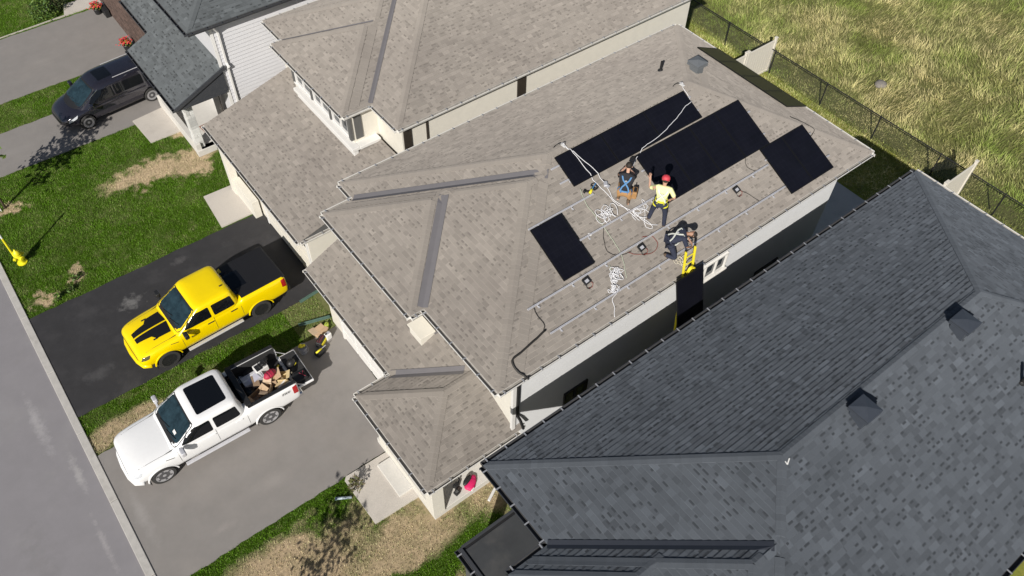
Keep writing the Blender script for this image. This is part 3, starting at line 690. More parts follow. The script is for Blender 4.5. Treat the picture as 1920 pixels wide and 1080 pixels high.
# flat porch roof of the charcoal house
b = MB(); b.bx(7.08, 9.0, -16.2, -12.97, 2.95, 3.17); b.build('porch_roof', M_black, hD)
mem = mat('roof_membrane', (.040, .043, .047), .8, var=.2, scale=1.2, bump=.2, dirt=((.085, .083, .08), .9, .5, .75, .8))
b = MB(); b.bx(7.16, 9.0, -16.1, -13.05, 3.174, 3.19); b.build('porch_membrane', mem, hD)
b = MB(); b.bx(7.0, 7.10, -16.2, -12.93, 3.0, 3.24); b.bx(7.10, 9.0, -12.97, -12.90, 3.0, 3.235); b.build('porch_fascia', M_gutd, hD, bevel=.01)
gutter(hD, (6.99, -16.2), (6.99, -12.93), 3.22, (-1, 0), M_gutd)
b = MB(); b.bx(7.12, 7.4, -13.3, -13.02, 0, 2.95); b.build('porch_post', M_dgrey, hD, bevel=.01)
# chalk tick on the ridge, scraps of nails on the right slope
b = MB(); zt = HD(13.02, -17.3)+.045
b.bar((13.02, -17.40, HD(13.02, -17.4)+.045), (13.16, -17.33, HD(13.16, -17.33)+.045), .025, .006); b.bar((13.02, -17.40, HD(13.02, -17.4)+.047), (13.02, -17.32, HD(13.02, -17.32)+.047), .02, .006); b.build('chalk_mark', M_white, roofD)
# ============ slate roofed house, upper left
hW = empty('slate_house', (0, 0, 0), label='white sided house with dark slate coloured roof and brown brick garage, top left', cat='house', group='houses along the street')
WX, WY, WZ = 9.66+G, 8.74+G, 6.2
hipsW = [Hip(WX, 27, WY, 22, WZ, PM, PM, PM, PM)]
roofW, HW = shingle_roof(hW, hipsW, M_slate, M_valley_dark, 41, nind=250, wmin=.14, wmax=.30)
walls(hW, [(WX+.70, 27, WY+.06, 22)], WZ, M_siding, soff=[(WX, 27, WY, 22)])
for a, b_, o in [((WX, WY), (27, WY), (0, -1)), ((WX, WY), (WX, 22), (-1, 0))]: gutter(hW, a, b_, WZ-.012, o, M_gutd, M_gutd)
# lap siding boards on the wall facing the tan house, set out in courses
sd = MB(); z = 1.0
while z < WZ-.2:
    yb = WY+.41
    sd.faces([(10.78, yb-.040, z), (20, yb-.040, z), (20, yb-.006, z+.17), (10.78, yb-.006, z+.17), (10.78, yb, z), (20, yb, z)], [(0, 1, 2, 3), (4, 5, 1, 0)]); z += .17
sd.build('siding', M_siding, hW)
b = MB(); b.bx(10.70, 10.82, WY+.36, WY+.43, .2, WZ-.17); b.build('corner_trim', M_white, hW)
WG = 8.40; pW = .45
hipsWG = [Hip(WG, 10.85, 9.12, 14.25, 3.0, pW, None, None, None), Hip(9.48, 10.85, 14.25, 17.4, 3.0+pW*1.08, pW, None, None, None)]
roofWG, HWG = shingle_roof(hW, hipsWG, M_slate, M_valley_dark, 42, nind=0, wmin=.14, wmax=.30)
gutter(hW, (WG, 9.12), (WG, 14.25), 2.988, (-1, 0), M_gutd, M_gutd); gutter(hW, (9.48, 14.3), (9.48, 17.4), 3.0+pW*1.08-.012, (-1, 0), M_gutd, M_gutd)
b = MB(); b.bx(WG+.012, 10.7, 9.14, 14.23, 2.86, 2.97); b.bx(9.50, 10.7, 14.26, 17.38, 3.3, 3.45); b.build('soffit', M_gutd, hW)
for yy, s_, xa, za in ((9.15, .12, WG, 3.0), (17.38, -.12, 9.48, 3.0+pW*1.08)):
    b = MB(); x1 = 10.75
    b.faces([(xa+.05, yy, za-.06), (x1, yy, za-.06), (x1, yy, za+pW*(x1-xa)-.05), (xa+.05, yy+s_, za-.06), (x1, yy+s_, za-.06), (x1, yy+s_, za+pW*(x1-xa)-.05)], [(0, 1, 2), (5, 4, 3), (0, 2, 5, 3), (0, 3, 4, 1)]); b.build('gable', M_gutd, hW)
# bargeboard drip along the lower roof's right rake
b = MB(); b.bar((WG, 9.10, 2.97), (10.85, 9.10, 2.97+pW*2.4), .05, .16); b.build('bargeboard', M_gutd, hW)
downspout(hW, [(10.75, WY-.06, WZ-.08), (11.0, WY+.30, WZ-.55), (11.0, WY+.32, 4.2), (11.0, WY+.20, 4.05), (11.0, WY+.32, 3.9), (11.0, WY+.32, .2)], M_white, .045)
# brick garage front: bricks laid in courses over a mortar wall
b = MB(); b.bx(9.70, 10.6, 13.9, 24.6, -.1, 3.35); b.build('wall', M_mortar, hW)
bw = MB(); br = []; rr = random.Random(5); z = .02; row = 0
wall_o = [c for c in hW.children if c.name.startswith('wall')][-1]
bm_ = {}
for tk in range(7):
    q = MB(); q.box((0, 0, 0), (.03, .26, .075), None, 0, tk/6); bm_[tk] = q.mesh('brick', M_brick)
while z < 3.3:
    y = 16.0+(.14 if row % 2 else 0)
    while y < 24.4: br.append((y, z)); y += .28
    z += .093; row += 1
br.sort(key=lambda q: (Vector((9.69, q[0], q[1]))-Vector((9.69, 19.5, 1.0))).length)
for i, (y, z) in enumerate(br):
    if i < 300:
        o = bpy.data.objects.new('brick', bm_[rr.randrange(7)]); COL.objects.link(o); o.parent = wall_o; o.location = (9.692+rr.uniform(-.003, .003), y, z)
    else: bw.box((9.692+rr.uniform(-.003, .003), y, z), (.03, .26, .075), None, 0, rr.random())
bw.build('brick_courses', M_brick, wall_o, kind='stuff')
b = MB(); b.bx(9.5, 9.7, 23.2, 23.5, 0, .3); b.build('wall_base', M_stone, hW)
# porch of the slate house: white wall, stone pier, slab, door mat, door
b = MB(); b.bx(8.78, 9.0, 9.55, 13.9, 0, .62); b.build('porch_kerb', M_slab, hW, bevel=.01)
b = MB(); b.bx(8.76, 9.62, 9.5, 9.80, 0, .30); b.build('porch_base', M_slab, hW, bevel=.01)
b = MB(); b.bx(9.0, 10.9, 9.55, 13.9, 0, .30); b.build('porch_slab', M_slab, hW)
b = MB(); b.bx(8.86, 9.20, 9.68, 10.02, .3, 2.9); pier = b.build('pier', M_mortar, hW)
rr = random.Random(9); z = .32
while z < 2.8:
    hgt = rr.choice((.14, .18, .22))
    for (x0, x1, y0, y1, ax) in ((8.86, 9.2, 9.68, 10.02, 'x'), (8.86, 9.2, 9.68, 10.02, 'y')):
        n_ = rr.choice((1, 2))
        for k in range(n_):
            q = MB(); t_ = rr.random()
            if ax == 'x': q.bx(x0-.025-rr.random()*.015, x0+.01, y0+(y1-y0)*k/n_+.006, y0+(y1-y0)*(k+1)/n_-.006, z+.006, z+hgt-.006, 0, t_)
            else: q.bx(x0+(x1-x0)*k/n_+.006, x0+(x1-x0)*(k+1)/n_-.006, y0-.025-rr.random()*.015, y0+.01, z+.006, z+hgt-.006, 0, t_)
            q.build('stone', M_stone, pier, bevel=.008)
    z += hgt
b = MB(); b.bx(8.90, 9.1, 13.4, 13.75, .3, 2.9); b.build('porch_post', M_white, hW, bevel=.01)
b = MB(); b.bx(10.55, 10.6, 10.3, 11.3, .3, 2.4); o = b.build('front_door', M_brown, hW); b = MB(); b.ball((10.53, 10.4, 1.3), .035); b.build('handle', M_chrome, o)
# ------------------------------------------------------------------ vehicles (local x forward, z up, rear axle at x = 0)
def ev_mesh(o):
    bpy.context.view_layer.update(); dg = bpy.context.evaluated_depsgraph_get()
    return bpy.data.meshes.new_from_object(o.evaluated_get(dg))
def loft(stations, prof, m, cuts=(), sub=2, name='body', crease=None):
    """closed body through cross-sections; prof(st) -> half section from bottom centre to top centre"""
    rings = []
    for st in stations:
        h = prof(st); x = st[0]; ring = [(x, y, z) for y, z in h]+[(x, -y, z) for y, z in h[-2:0:-1]]; rings.append(ring)
    n = len(rings[0]); vs = [p for r in rings for p in r]; fs = []
    for i in range(len(rings)-1):
        for k in range(n): fs.append((i*n+k, (i+1)*n+k, (i+1)*n+(k+1) % n, i*n+(k+1) % n))
    for idx, flip in ((0, False), (len(rings)-1, True)):
        r = rings[idx]; c = Vector((r[0][0], 0, sum(p[2] for p in r)/n)); b = len(vs)
        vs += [tuple(c+(Vector(p)-c)*.7) for p in r]
        for k in range(n):
            f = (idx*n+k, idx*n+(k+1) % n, b+(k+1) % n, b+k); fs.append(f if not flip else f[::-1])
        f = tuple(b+k for k in range(n)); fs.append(f if not flip else f[::-1])
    me = bpy.data.meshes.new(name); me.from_pydata(vs, [], fs); me.materials.append(m); o = link(name, me)
    s = o.modifiers.new('s', 'SUBSURF'); s.levels = sub; s.render_levels = sub
    tmp = []
    for c in cuts:
        co = c.build('cutter', m); tmp.append(co); b = o.modifiers.new('b', 'BOOLEAN'); b.object = co; b.operation = 'DIFFERENCE'; b.solver = 'EXACT'
    me2 = ev_mesh(o)
    for q in tmp: bpy.data.objects.remove(q)
    bpy.data.objects.remove(o)
    me2.name = name; return me2
def smooth_by_angle(me, ang=35):
    bm = bmesh.new(); bm.from_mesh(me); bm.normal_update()
    for f in bm.faces: f.smooth = True
    for e in bm.edges:
        e.smooth = not (len(e.link_faces) == 2 and e.calc_face_angle(0) > R(ang))
    bm.to_mesh(me); bm.free()
def greenhouse(levels, m, n=44, name='cab', ex=5.0):
    """levels: z, x_rear, x_front, half width"""
    vs = []; fs = []
    for z, xr, xf, hw in levels:
        cx = (xr+xf)/2; a = (xf-xr)/2
        for k in range(n):
            t = 2*math.pi*k/n; c, s = math.cos(t), math.sin(t)
            vs.append((cx+a*math.copysign(abs(c)**(2/ex), c), hw*math.copysign(abs(s)**(2/ex), s), z))
    for i in range(len(levels)-1):
        for k in range(n): fs.append((i*n+k, i*n+(k+1) % n, (i+1)*n+(k+1) % n, (i+1)*n+k))
    fs.append(tuple(range(n))[::-1]); fs.append(tuple((len(levels)-1)*n+k for k in range(n)))
    me = bpy.data.meshes.new(name); me.from_pydata(vs, [], fs); me.materials.append(m); smooth_by_angle(me, 40); return me
def rounded(pts, r=.06, k=4):
    """round the corners of a 2D outline"""
    out = []; n = len(pts)
    for i in range(n):
        p = Vector(pts[i]); a = Vector(pts[i-1]); b = Vector(pts[(i+1) % n])
        da = (a-p); db = (b-p); ra = min(r, da.length*.45); rb = min(r, db.length*.45); s = p+da.normalized()*ra; e = p+db.normalized()*rb
        for j in range(k+1):
            t = j/k; out.append(tuple((1-t)**2*s+2*t*(1-t)*p+t*t*e))
    return out
def densify(pts, step=.10):
    out = []; n = len(pts)
    for i in range(n):
        p = Vector(pts[i]); q = Vector(pts[(i+1) % n]); k = max(1, int((q-p).length/step))
        out += [tuple(p+(q-p)*j/k) for j in range(k)]
    return out
def patch(bvh, outline, plane, off, m, name, parent, rings=5, dirv=None, skirt=.012):
    """a panel laid on the body: outline in the plane 'xy' (seen from above), 'xz+' / 'xz-' (from a side) or 'yz+' / 'yz-' (from front / rear)"""
    o2 = densify(outline); c = (sum(p[0] for p in o2)/len(o2), sum(p[1] for p in o2)/len(o2)); n = len(o2)
    D = {'xy': Vector((0, 0, -1)), 'xz+': Vector((0, -1, 0)), 'xz-': Vector((0, 1, 0)), 'yz+': Vector((-1, 0, 0)), 'yz-': Vector((1, 0, 0))}[plane] if dirv is None else dirv
    def cast(p):
        if plane == 'xy': q = Vector((p[0], p[1], 4))
        elif plane[:2] == 'xz': q = Vector((p[0], 4 if plane[2] == '+' else -4, p[1]))
        else: q = Vector((9 if plane[2] == '+' else -9, p[0], p[1]))
        hit, nor, _, _ = bvh.ray_cast(q, D)
        return (hit, nor) if hit is not None else None
    vs = []; ok = True; last = None
    for k in range(rings+1):
        s = k/rings
        for p in (o2 if k else [c]):
            h = cast((c[0]+(p[0]-c[0])*s, c[1]+(p[1]-c[1])*s)) or last
            if h is None: return None
            last = h; nn = h[1] if h[1].dot(D) < 0 else -h[1]
            vs.append(h[0]+nn*off)
    fs = []
    for j in range(n): fs.append((0, 1+j, 1+(j+1) % n))
    for k in range(1, rings):
        for j in range(n): a = 1+(k-1)*n; b = 1+k*n; fs.append((a+j, b+j, b+(j+1) % n, a+(j+1) % n))
    b = 1+(rings-1)*n; L = len(vs)
    vs += [v+D*skirt for v in vs[b:b+n]]
    for j in range(n): fs.append((b+j, L+j, L+(j+1) % n, b+(j+1) % n))
    me = bpy.data.meshes.new(name); me.from_pydata([tuple(v) for v in vs], [], fs); me.materials.append(m)
    bm = bmesh.new(); bm.from_mesh(me); bmesh.ops.recalc_face_normals(bm, faces=bm.faces); bm.to_mesh(me); bm.free()
    smooth_by_angle(me, 50); return link(name, me, None, parent)
WHEEL = {}
def wheel(parent, x, y, side, r, w, rim_m, style, key):
    if key not in WHEEL:
        Mx = Matrix.Rotation(R(-90), 3, 'X')              # axle along +y, outer face at +y
        t = MB(); rr = r*.70
        t.lathe([(rr*.9, -w/2+.02), (rr, -w/2), (r*.93, -w/2+.005), (r*.99, -w/2+.05), (r, -w/4), (r, w/4), (r*.99, w/2-.05), (r*.93, w/2-.005), (rr, w/2), (rr*.93, w/2-.03)], 32, M=Mx)
        tm = t.mesh('tyre', M_rubber); smooth_by_angle(tm, 40)
        q = MB(); q.lathe([(rr*1.0, w/2-.012), (rr*.97, w/2-.005), (rr*.90, w/2-.03), (rr*.88, w/2-.08), (.02, w/2-.085)], 32, M=Mx, m=1)
        q.lathe([(rr*1.01, w/2-.02), (rr*1.0, w/2-.002), (rr*.93, w/2-.006), (rr*.90, w/2-.035)], 32, M=Mx)
        for k in range(style):
            a = 2*math.pi*k/style
            for da in ((-.16, .16) if style > 5 else (-.2, .2)):
                p0 = Vector((.05*math.cos(a), w/2-.035, .05*math.sin(a))); p1 = Vector((rr*.93*math.cos(a+da), w/2-.022, rr*.93*math.sin(a+da)))
                q.bar(p0, p1, (.05 if style > 7 else .085) if style > 5 else .055, .03, up=Vector((0, 1, 0)))
        q.lathe([(.075, w/2-.05), (.075, w/2-.018), (.05, w/2-.008)], 14, M=Mx)
        rm = q.mesh('rim', [rim_m, M_black if rim_m is M_black else mat('rim_shade', (.11, .11, .115), .45, metal=.3)]); WHEEL[key] = (tm, rm)  # disc behind the spokes: shade between them put into its dark colour
    tm, rm = WHEEL[key]
    t = link('wheel', tm, None, parent); t.location = (x, y, r); t.rotation_euler = (0, 0, 0 if side > 0 else math.pi)
    rim = link('rim', rm, None, t)
    return t
def side_text(txt, x, z, y, size, m, parent, name, tilt=0):
    cu = bpy.data.curves.new(name, 'FONT'); cu.body = txt; cu.size = size; cu.extrude = .002; cu.align_x = 'CENTER'
    o = bpy.data.objects.new(name, cu); COL.objects.link(o); me = ev_mesh(o); bpy.data.objects.remove(o)
    me.materials.clear(); me.materials.append(m)
    o = link(name, me, None, parent); o.location = (x, y, z); o.rotation_euler = (R(90)-tilt, 0, R(180)); return o
M_carglass = mat('car_glass', (.006, .007, .009), .03, var=.1, scale=1, spec=.45)
M_windsh = mat('windscreen_glass', (.018, .036, .046), .03, var=.6, scale=3.5, spec=.55)
M_seam = mat('panel_gap', (.02, .02, .02), .8, var=.05)
M_lens = mat('lamp_lens', (.55, .57, .6), .1, var=.1, spec=.8); M_tail = mat('tail_lamp', (.42, .012, .015), .15, var=.1, spec=.7)
M_liner = mat('bed_liner', (.025, .025, .026), .75, var=.2, scale=12, bump=.2)
def section(st):
    x, zb, zt, hw, crown = st[:5]
    return [(0, zb), (hw*.80, zb), (hw*.955, zb+.05), (hw*.995, zb+.22), (hw, (zb+zt)/2+.05), (hw*.988, zt-.16), (hw*.955, zt-.05), (hw*.88, zt+crown*.15), (hw*.55, zt+crown*.8), (0, zt+crown)]
def arch_cutters(wb, r, hw, xs=None):
    out = []
    for x in (0, wb):
        for s in (-1, 1):
            c = MB(); c.lathe([(r, 0), (r, .36)], 36, (x, s*(hw-.27) if s > 0 else -(hw-.27), .40), Matrix.Rotation(R(-90*s), 3, 'X')); out.append(c)
    return out
def wells(parent, wb, r, hw, zc=.40):
    for x in (0, wb):
        for s in (-1, 1):
            b = MB(); n = 24; vs = []; fs = []
            for k in range(n+1):
                a = -.35+(math.pi+.7)*k/n
                for yy in (hw-.285, hw-.03): vs.append((x+(r-.006)*math.cos(a), s*yy, zc+(r-.006)*math.sin(a)))
            for k in range(n): fs.append((2*k, 2*k+1, 2*k+3, 2*k+2))
            b.faces(vs, fs); b.lathe([(.001, 0), (r-.01, 0)], 24, (x, s*(hw-.28), zc), Matrix.Rotation(R(-90*s), 3, 'X')); b.build('wheel_well', M_black, parent)
def finish(me, parent, name, ang=28):
    smooth_by_angle(me, ang); return link(name, me, None, parent)
def bvh_of(mes):
    vs = []; fs = []
    for me in mes:
        b = len(vs); vs += [v.co.copy() for v in me.vertices]; fs += [tuple(b+i for i in p.vertices) for p in me.polygons]
    return BVHTree.FromPolygons(vs, fs)
def mirror_part(parent, x, z, s, hw, m, mg):
    b = MB(); b.bar((x, s*(hw-.10), z), (x-.02, s*(hw+.10), z+.06), .07, .05); o = b.build('mirror', m, parent, bevel=.015)
    h = MB(); h.box((x-.03, s*(hw+.20), z+.09), (.15, .26, .20)); h.build('mirror_housing', m, o, bevel=.04, seg=3)
    g = MB(); g.box((x-.107, s*(hw+.20), z+.09), (.006, .20, .15)); g.build('mirror_glass', mg, o)
def pickup(name, loc, rz, paint, label, wb, opt):
    t = empty(name, loc, rz, label, 'pickup truck', 'pickup trucks on the driveways')
    L0, L1 = -1.20, wb+.88; hw = 1.005
    st = [(L0, .55, 1.26, .93, 0), (L0+.04, .48, 1.37, .965, 0), (L0+.16, .46, 1.40, .985, 0), (-.45, .45, 1.40, hw, 0), (.3, .45, 1.40, hw, 0), (.54, .45, 1.40, hw, 0), (.60, .42, 1.31, hw, .02), (.8, .42, 1.30, hw, .03), (1.6, .42, 1.28, hw, .03), (wb-1.0, .42, 1.22, hw, .02), (wb-.55, .42, 1.17, hw, .055), (wb, .44, 1.14, hw, .065), (wb+.45, .46, 1.09, hw-.02, .07), (wb+.68, .46, 1.03, .955, .06), (wb+.81, .46, 1.0, .88, .05), (L1, .50, .90, .78, .03)]
    if opt.get('hump'):                                   # raised muscular bonnet
        st = [(a, b, c, d, e+(.03 if a > wb-.7 and a < wb+.75 else 0)) for a, b, c, d, e in st]
    cuts = arch_cutters(wb, .475, hw)
    if opt['bed'] == 'open':
        c = MB(); c.bx(-1.6, .50, -.80, .80, .80, 2.0); cuts.append(c)
    body = loft(st, section, paint, cuts)
    bo = finish(body, t, 'body')
    x0, x1 = .60, wb-.62                                   # cab
    cab = greenhouse([(1.20, x0, x1+.10, .975), (1.30, x0+.01, x1-.02, .965), (1.45, x0+.035, x1-.26, .925), (1.62, x0+.07, x1-.50, .885), (1.76, x0+.11, x1-.70, .85), (1.85, x0+.14, x1-.82, .825), (1.895, x0+.17, x1-.89, .80), (1.922, x0+.22, x1-.95, .755), (1.942, x0+.36, x1-1.08, .62), (1.950, x0+.6, x1-1.3, .3)], paint, ex=8.5)
    link('cab', cab, None, t)
    bv = bvh_of([body, cab])
    P = lambda *a, **k: patch(bv, *a, **k)
    # windscreen with black surround, side windows, rear window
    wz0, wz1 = 1.30, 1.835
    P(rounded([(-.86, wz0-.02), (.86, wz0-.02), (.755, wz1), (-.755, wz1)], .08), 'yz+', .004, M_black, 'windscreen_surround', t)
    ws = P(rounded([(-.79, wz0+.06), (.79, wz0+.06), (.70, wz1-.035), (-.70, wz1-.035)], .07), 'yz+', .010, M_windsh, 'windscreen', t)
    for s in (-.42, .10):
        pts = []
        for k in range(7):
            h = bv.ray_cast(Vector((9, s+k*.09, wz0+.045+.012*k)), Vector((-1, 0, 0)))[0]; pts.append(h+Vector((.022, 0, .012)))
        b = MB(); b.tube(pts, .011, 5); b.build('wiper', M_black, t)
    P(rounded([(-.66, 1.36), (.66, 1.36), (.60, 1.76), (-.60, 1.76)], .08), 'yz-', .006, M_carglass, 'rear_window', t)
    for sg, pl in ((1, 'xz+'), (-1, 'xz-')):
        xm = (x0+x1)/2-.12
        f0, f1 = xm+.05, x1-.22; r0, r1 = x0+.22, xm-.06
        P(rounded([(f0, 1.335), (f1-.02, 1.335), (f1-.46, 1.755), (f0, 1.775)], .05), pl, .006, M_carglass, 'side_window', t)
        P(rounded([(r0, 1.335), (r1, 1.335), (r1, 1.775), (r0+.06, 1.765)], .06), pl, .006, M_carglass, 'side_window', t)
        for xs in (x0+.05, xm, x1-.05):
            P([(xs-.006, .58), (xs+.006, .58), (xs+.006, 1.30), (xs-.006, 1.30)], pl, .0025, M_seam, 'door_gap', t, rings=2)
        P([(x0+.05, .574), (x1-.05, .574), (x1-.05, .586), (x0+.05, .586)], pl, .0025, M_seam, 'sill_gap', t, rings=2)
        for xs in (xm+.30-.14, x0+.34):
            h = bv.ray_cast(Vector((xs, 4*sg, 1.13)), Vector((0, -sg, 0)))[0]
            b = MB(); b.box(h+Vector((0, .018*sg, 0)), (.24, .03, .04)); b.build('door_handle', opt['handle'], t, bevel=.01)
        mirror_part(t, x1-.16, 1.27, sg, .98, opt['mirror'], M_chrome)
        P(rounded([(.19, wb-.0)][:0] or [(wb+.56, .92), (wb+.83, .86), (wb+.74, 1.0), (wb+.48, 1.04)], .03), pl, .006, opt['lamp'], 'headlight', t)
        h = bv.ray_cast(Vector((L0+.10, 4*sg, 1.1)), Vector((0, -sg, 0)))[0]
        P(rounded([(L0+.05, .92), (L0+.22, .96), (L0+.22, 1.30), (L0+.06, 1.30)], .03), pl, .008, M_tail, 'tail_light', t)
        b = MB(); b.bx(.75, wb-.72, sg*(hw-.02)-.07, sg*(hw-.02)+.07, .36, .41); b.build('running_board', opt['step'], t, bevel=.02)
        # black arch lip
        vs = []; fs = []; n = 20
        for xw in (0, wb):
            b = MB(); vs = []; fs = []
            for k in range(n+1):
                a = .12+(math.pi-.24)*k/n
                for rr_, yy in ((.470, hw-.02), (.470, hw+.010), (.505, hw+.008), (.515, hw-.02)): vs.append((xw+rr_*math.cos(a), sg*yy, .40+rr_*math.sin(a)))
            for k in range(n):
                for j in range(3): fs.append((4*k+j, 4*k+j+1, 4*k+j+5, 4*k+j+4))
            b.faces(vs, fs); b.build('arch_trim', opt['arch'], t)
        P(rounded([(x1-.10+.18, 1.02), (x1+.36, 1.07), (x1+.36, 1.085), (x1+.10, 1.045)], .01), pl, .005, M_black, 'fender_vent', t, rings=2)
    wells(t, wb, .475, hw)
    for x in (0, wb):
        for s in (-1, 1): wheel(t, x, s*(hw-.155), s, .40, .27, opt['rim'], opt['spokes'], (name, opt['spokes']))
    # grille and bumpers
    P(rounded([(-.58, .66), (.58, .66), (.62, .90), (-.62, .90)], .05), 'yz+', .008, opt['grille'], 'grille', t)
    b = MB(); b.tube([(wb+.58, -.93, .55), (wb+.79, -.80, .55), (wb+.88, -.5, .55), (wb+.91, 0, .55), (wb+.88, .5, .55), (wb+.79, .80, .55), (wb+.58, .93, .55)], .10, 8); b.build('front_bumper', opt['bumper'], t, smooth=True)
    b = MB(); b.bx(L0-.10, L0+.08, -.92, .92, .50, .68); b.build('rear_bumper', opt['rbumper'], t, bevel=.05, seg=3)
    # black seam between bonnet and wings, cowl
    for s in (-1, 1):
        P([(wb-.60, s*.80-.005), (wb+.55, s*.76-.005), (wb+.55, s*.76+.005), (wb-.60, s*.80+.005)], 'xy', .0025, M_seam, 'bonnet_gap', t, rings=2)
    if opt['bed'] == 'open':
        b = MB(); b.bx(-1.14, .49, -.79, .79, .80, .83); o = b.build('bed_floor', M_liner, t)
        for k in range(9): q = MB(); q.bx(-1.13, .48, -.70+.175*k-.03, -.70+.175*k+.03, .831, .85); q.build('bed_rib', M_liner, o)
        b = MB(); b.bx(.455, .495, -.79, .79, .832, 1.39); b.build('bed_wall', M_liner, t)
        for s in (-1, 1):
            b = MB(); b.bx(-1.15, .45, s*.795-.018, s*.795+.0, .832, 1.39) if s > 0 else b.bx(-1.15, .45, s*.795, s*.795+.018, .832, 1.39); b.build('bed_wall', M_liner, t)
            b = MB(); b.bx(-1.16, .53, s*.875-.075, s*.875+.055, 1.385, 1.425); b.build('bed_rail', M_black, t, bevel=.015)
            b = MB(); b.bx(-.35, .38, s*.70-.09, s*.70+.085, .835, 1.02); b.build('wheel_box', M_liner, t, bevel=.04)
        b = MB(); b.bx(L0-.60, L0-.02, -.76, .76, .74, .83); tg = b.build('tailgate', paint, t, bevel=.015)
        q = MB(); q.bx(L0-.57, L0-.04, -.72, .72, .832, .842); q.build('tailgate_liner', M_liner, tg)
        for k in range(6): q = MB(); q.bx(L0-.55, L0-.06, -.6+.24*k-.03, -.6+.24*k+.03, .843, .853); q.build('liner_rib', M_liner, tg)
        for s in (-1, 1): q = MB(); q.bar((L0-.28, s*.77, .80), (L0+.06, s*.80, 1.18), .012, .025); q.build('tailgate_cable', M_alu, tg)
        b = MB(); b.bar((.47, -.86, 1.45), (.47, .86, 1.45), .20, .06); b.build('rolled_cover', M_black, t, bevel=.025)
    else:
        b = MB(); b.bx(L0+.05, .53, -.90, .90, 1.392, 1.425); o = b.build('tonneau_cover', M_tonn, t, bevel=.012)
        for xs in (-.62, -.05): q = MB(); q.bx(xs-.006, xs+.006, -.885, .885, 1.4255, 1.4275); q.build('cover_seam', M_black, o)
        b = MB(); b.bx(L0+.0, L0+.12, -.93, .93, 1.36, 1.42); b.build('tailgate_spoiler', M_black, t, bevel=.02)
    return t, bv, P
M_tonn = mat('tonneau_vinyl', (.009, .009, .011), .6, var=.1, scale=3)
M_py = mat('yellow_paint', (.90, .66, .0), .28, var=.02, coat=.6, spec=.4); M_pw = mat('white_paint', (.80, .80, .80), .25, var=.02, coat=.5, spec=.4)
M_stripe = mat('satin_black_stripe', (.010, .010, .011), .4, var=.05)
M_lampd = mat('smoked_lamp', (.10, .09, .04), .1, var=.1)
def seat_car(front, rear, half):
    d = Vector(front)-Vector(rear); a = math.atan2(d.y, d.x); return Vector((*rear, 0))-Vector((-math.sin(a), math.cos(a), 0))*half, a
wbw = 3.66; loc, aw = seat_car((1.51, -4.40), (5.17, -4.48), .985)
tW, bvW, PW = pickup('pickup_truck', (loc.x, loc.y, .018), aw, M_pw, 'white crew cab pickup with open loaded bed and lowered tailgate', wbw,
    dict(bed='open', handle=M_pw, mirror=M_alu, lamp=M_lens, step=M_alu, arch=M_pw, rim=M_rim, spokes=6, grille=M_chrome, bumper=M_pw, rbumper=M_chrome))
PW(rounded([(.98, -.56), (1.98, -.59), (1.98, .59), (.98, .56)], .08), 'xy', .008, M_carglass, 'sunroof', tW)
side_text('FX4', -.72, 1.17, 1.012, .16, M_black, tW, 'bed_lettering')
b = MB(); b.box((0, 0, 0), (.10, .17, .003)); o = b.build('paper_sheet', M_white, tW); h = bvW.ray_cast(Vector((9, .42, 1.46)), Vector((-1, 0, 0)))[0]; o.location = h+Vector((.022, 0, .016)); o.rotation_euler = (0, R(36), 0)
b = MB(); b.tube([(.58, .40, 1.93), (.52, .52, 1.92), (.48, .62, 1.88)], .008, 5); b.build('antenna', M_black, tW)
wby = 3.60; loc, ay = seat_car((3.38, -.29), (7.01, -.17), .985)
tY, bvY, PY = pickup('pickup_truck', (loc.x, loc.y, .022), ay, M_py, 'bright yellow crew cab pickup with black bonnet stripes and black bed cover', wby,
    dict(bed='cover', handle=M_black, mirror=M_black, lamp=M_lampd, step=M_alu, arch=M_py, rim=M_black, spokes=5, grille=M_black, bumper=M_py, rbumper=M_black, hump=True))
for s in (-1, 1):
    PY([(wby-.56, s*.03), (wby+.64, s*.028), (wby+.64, s*.25), (wby+.12, s*.34), (wby-.0, s*.52), (wby-.50, s*.55)], 'xy', .006, M_stripe, 'bonnet_stripe', tY)
    b = MB(); h = bvY.ray_cast(Vector((wby+.05, s*.52, 4)), Vector((0, 0, -1)))[0]; b.box(h+Vector((0, 0, .012)), (.16, .05, .03)); b.build('bonnet_vent', M_black, tY, bevel=.01)
side_text('RAM', 2.50, .92, 1.020, .13, M_black, tY, 'door_badge')
b = MB(); b.box((.95, .40, 1.955), (.10, .05, .03)); b.build('roof_antenna', M_black, tY, bevel=.01)
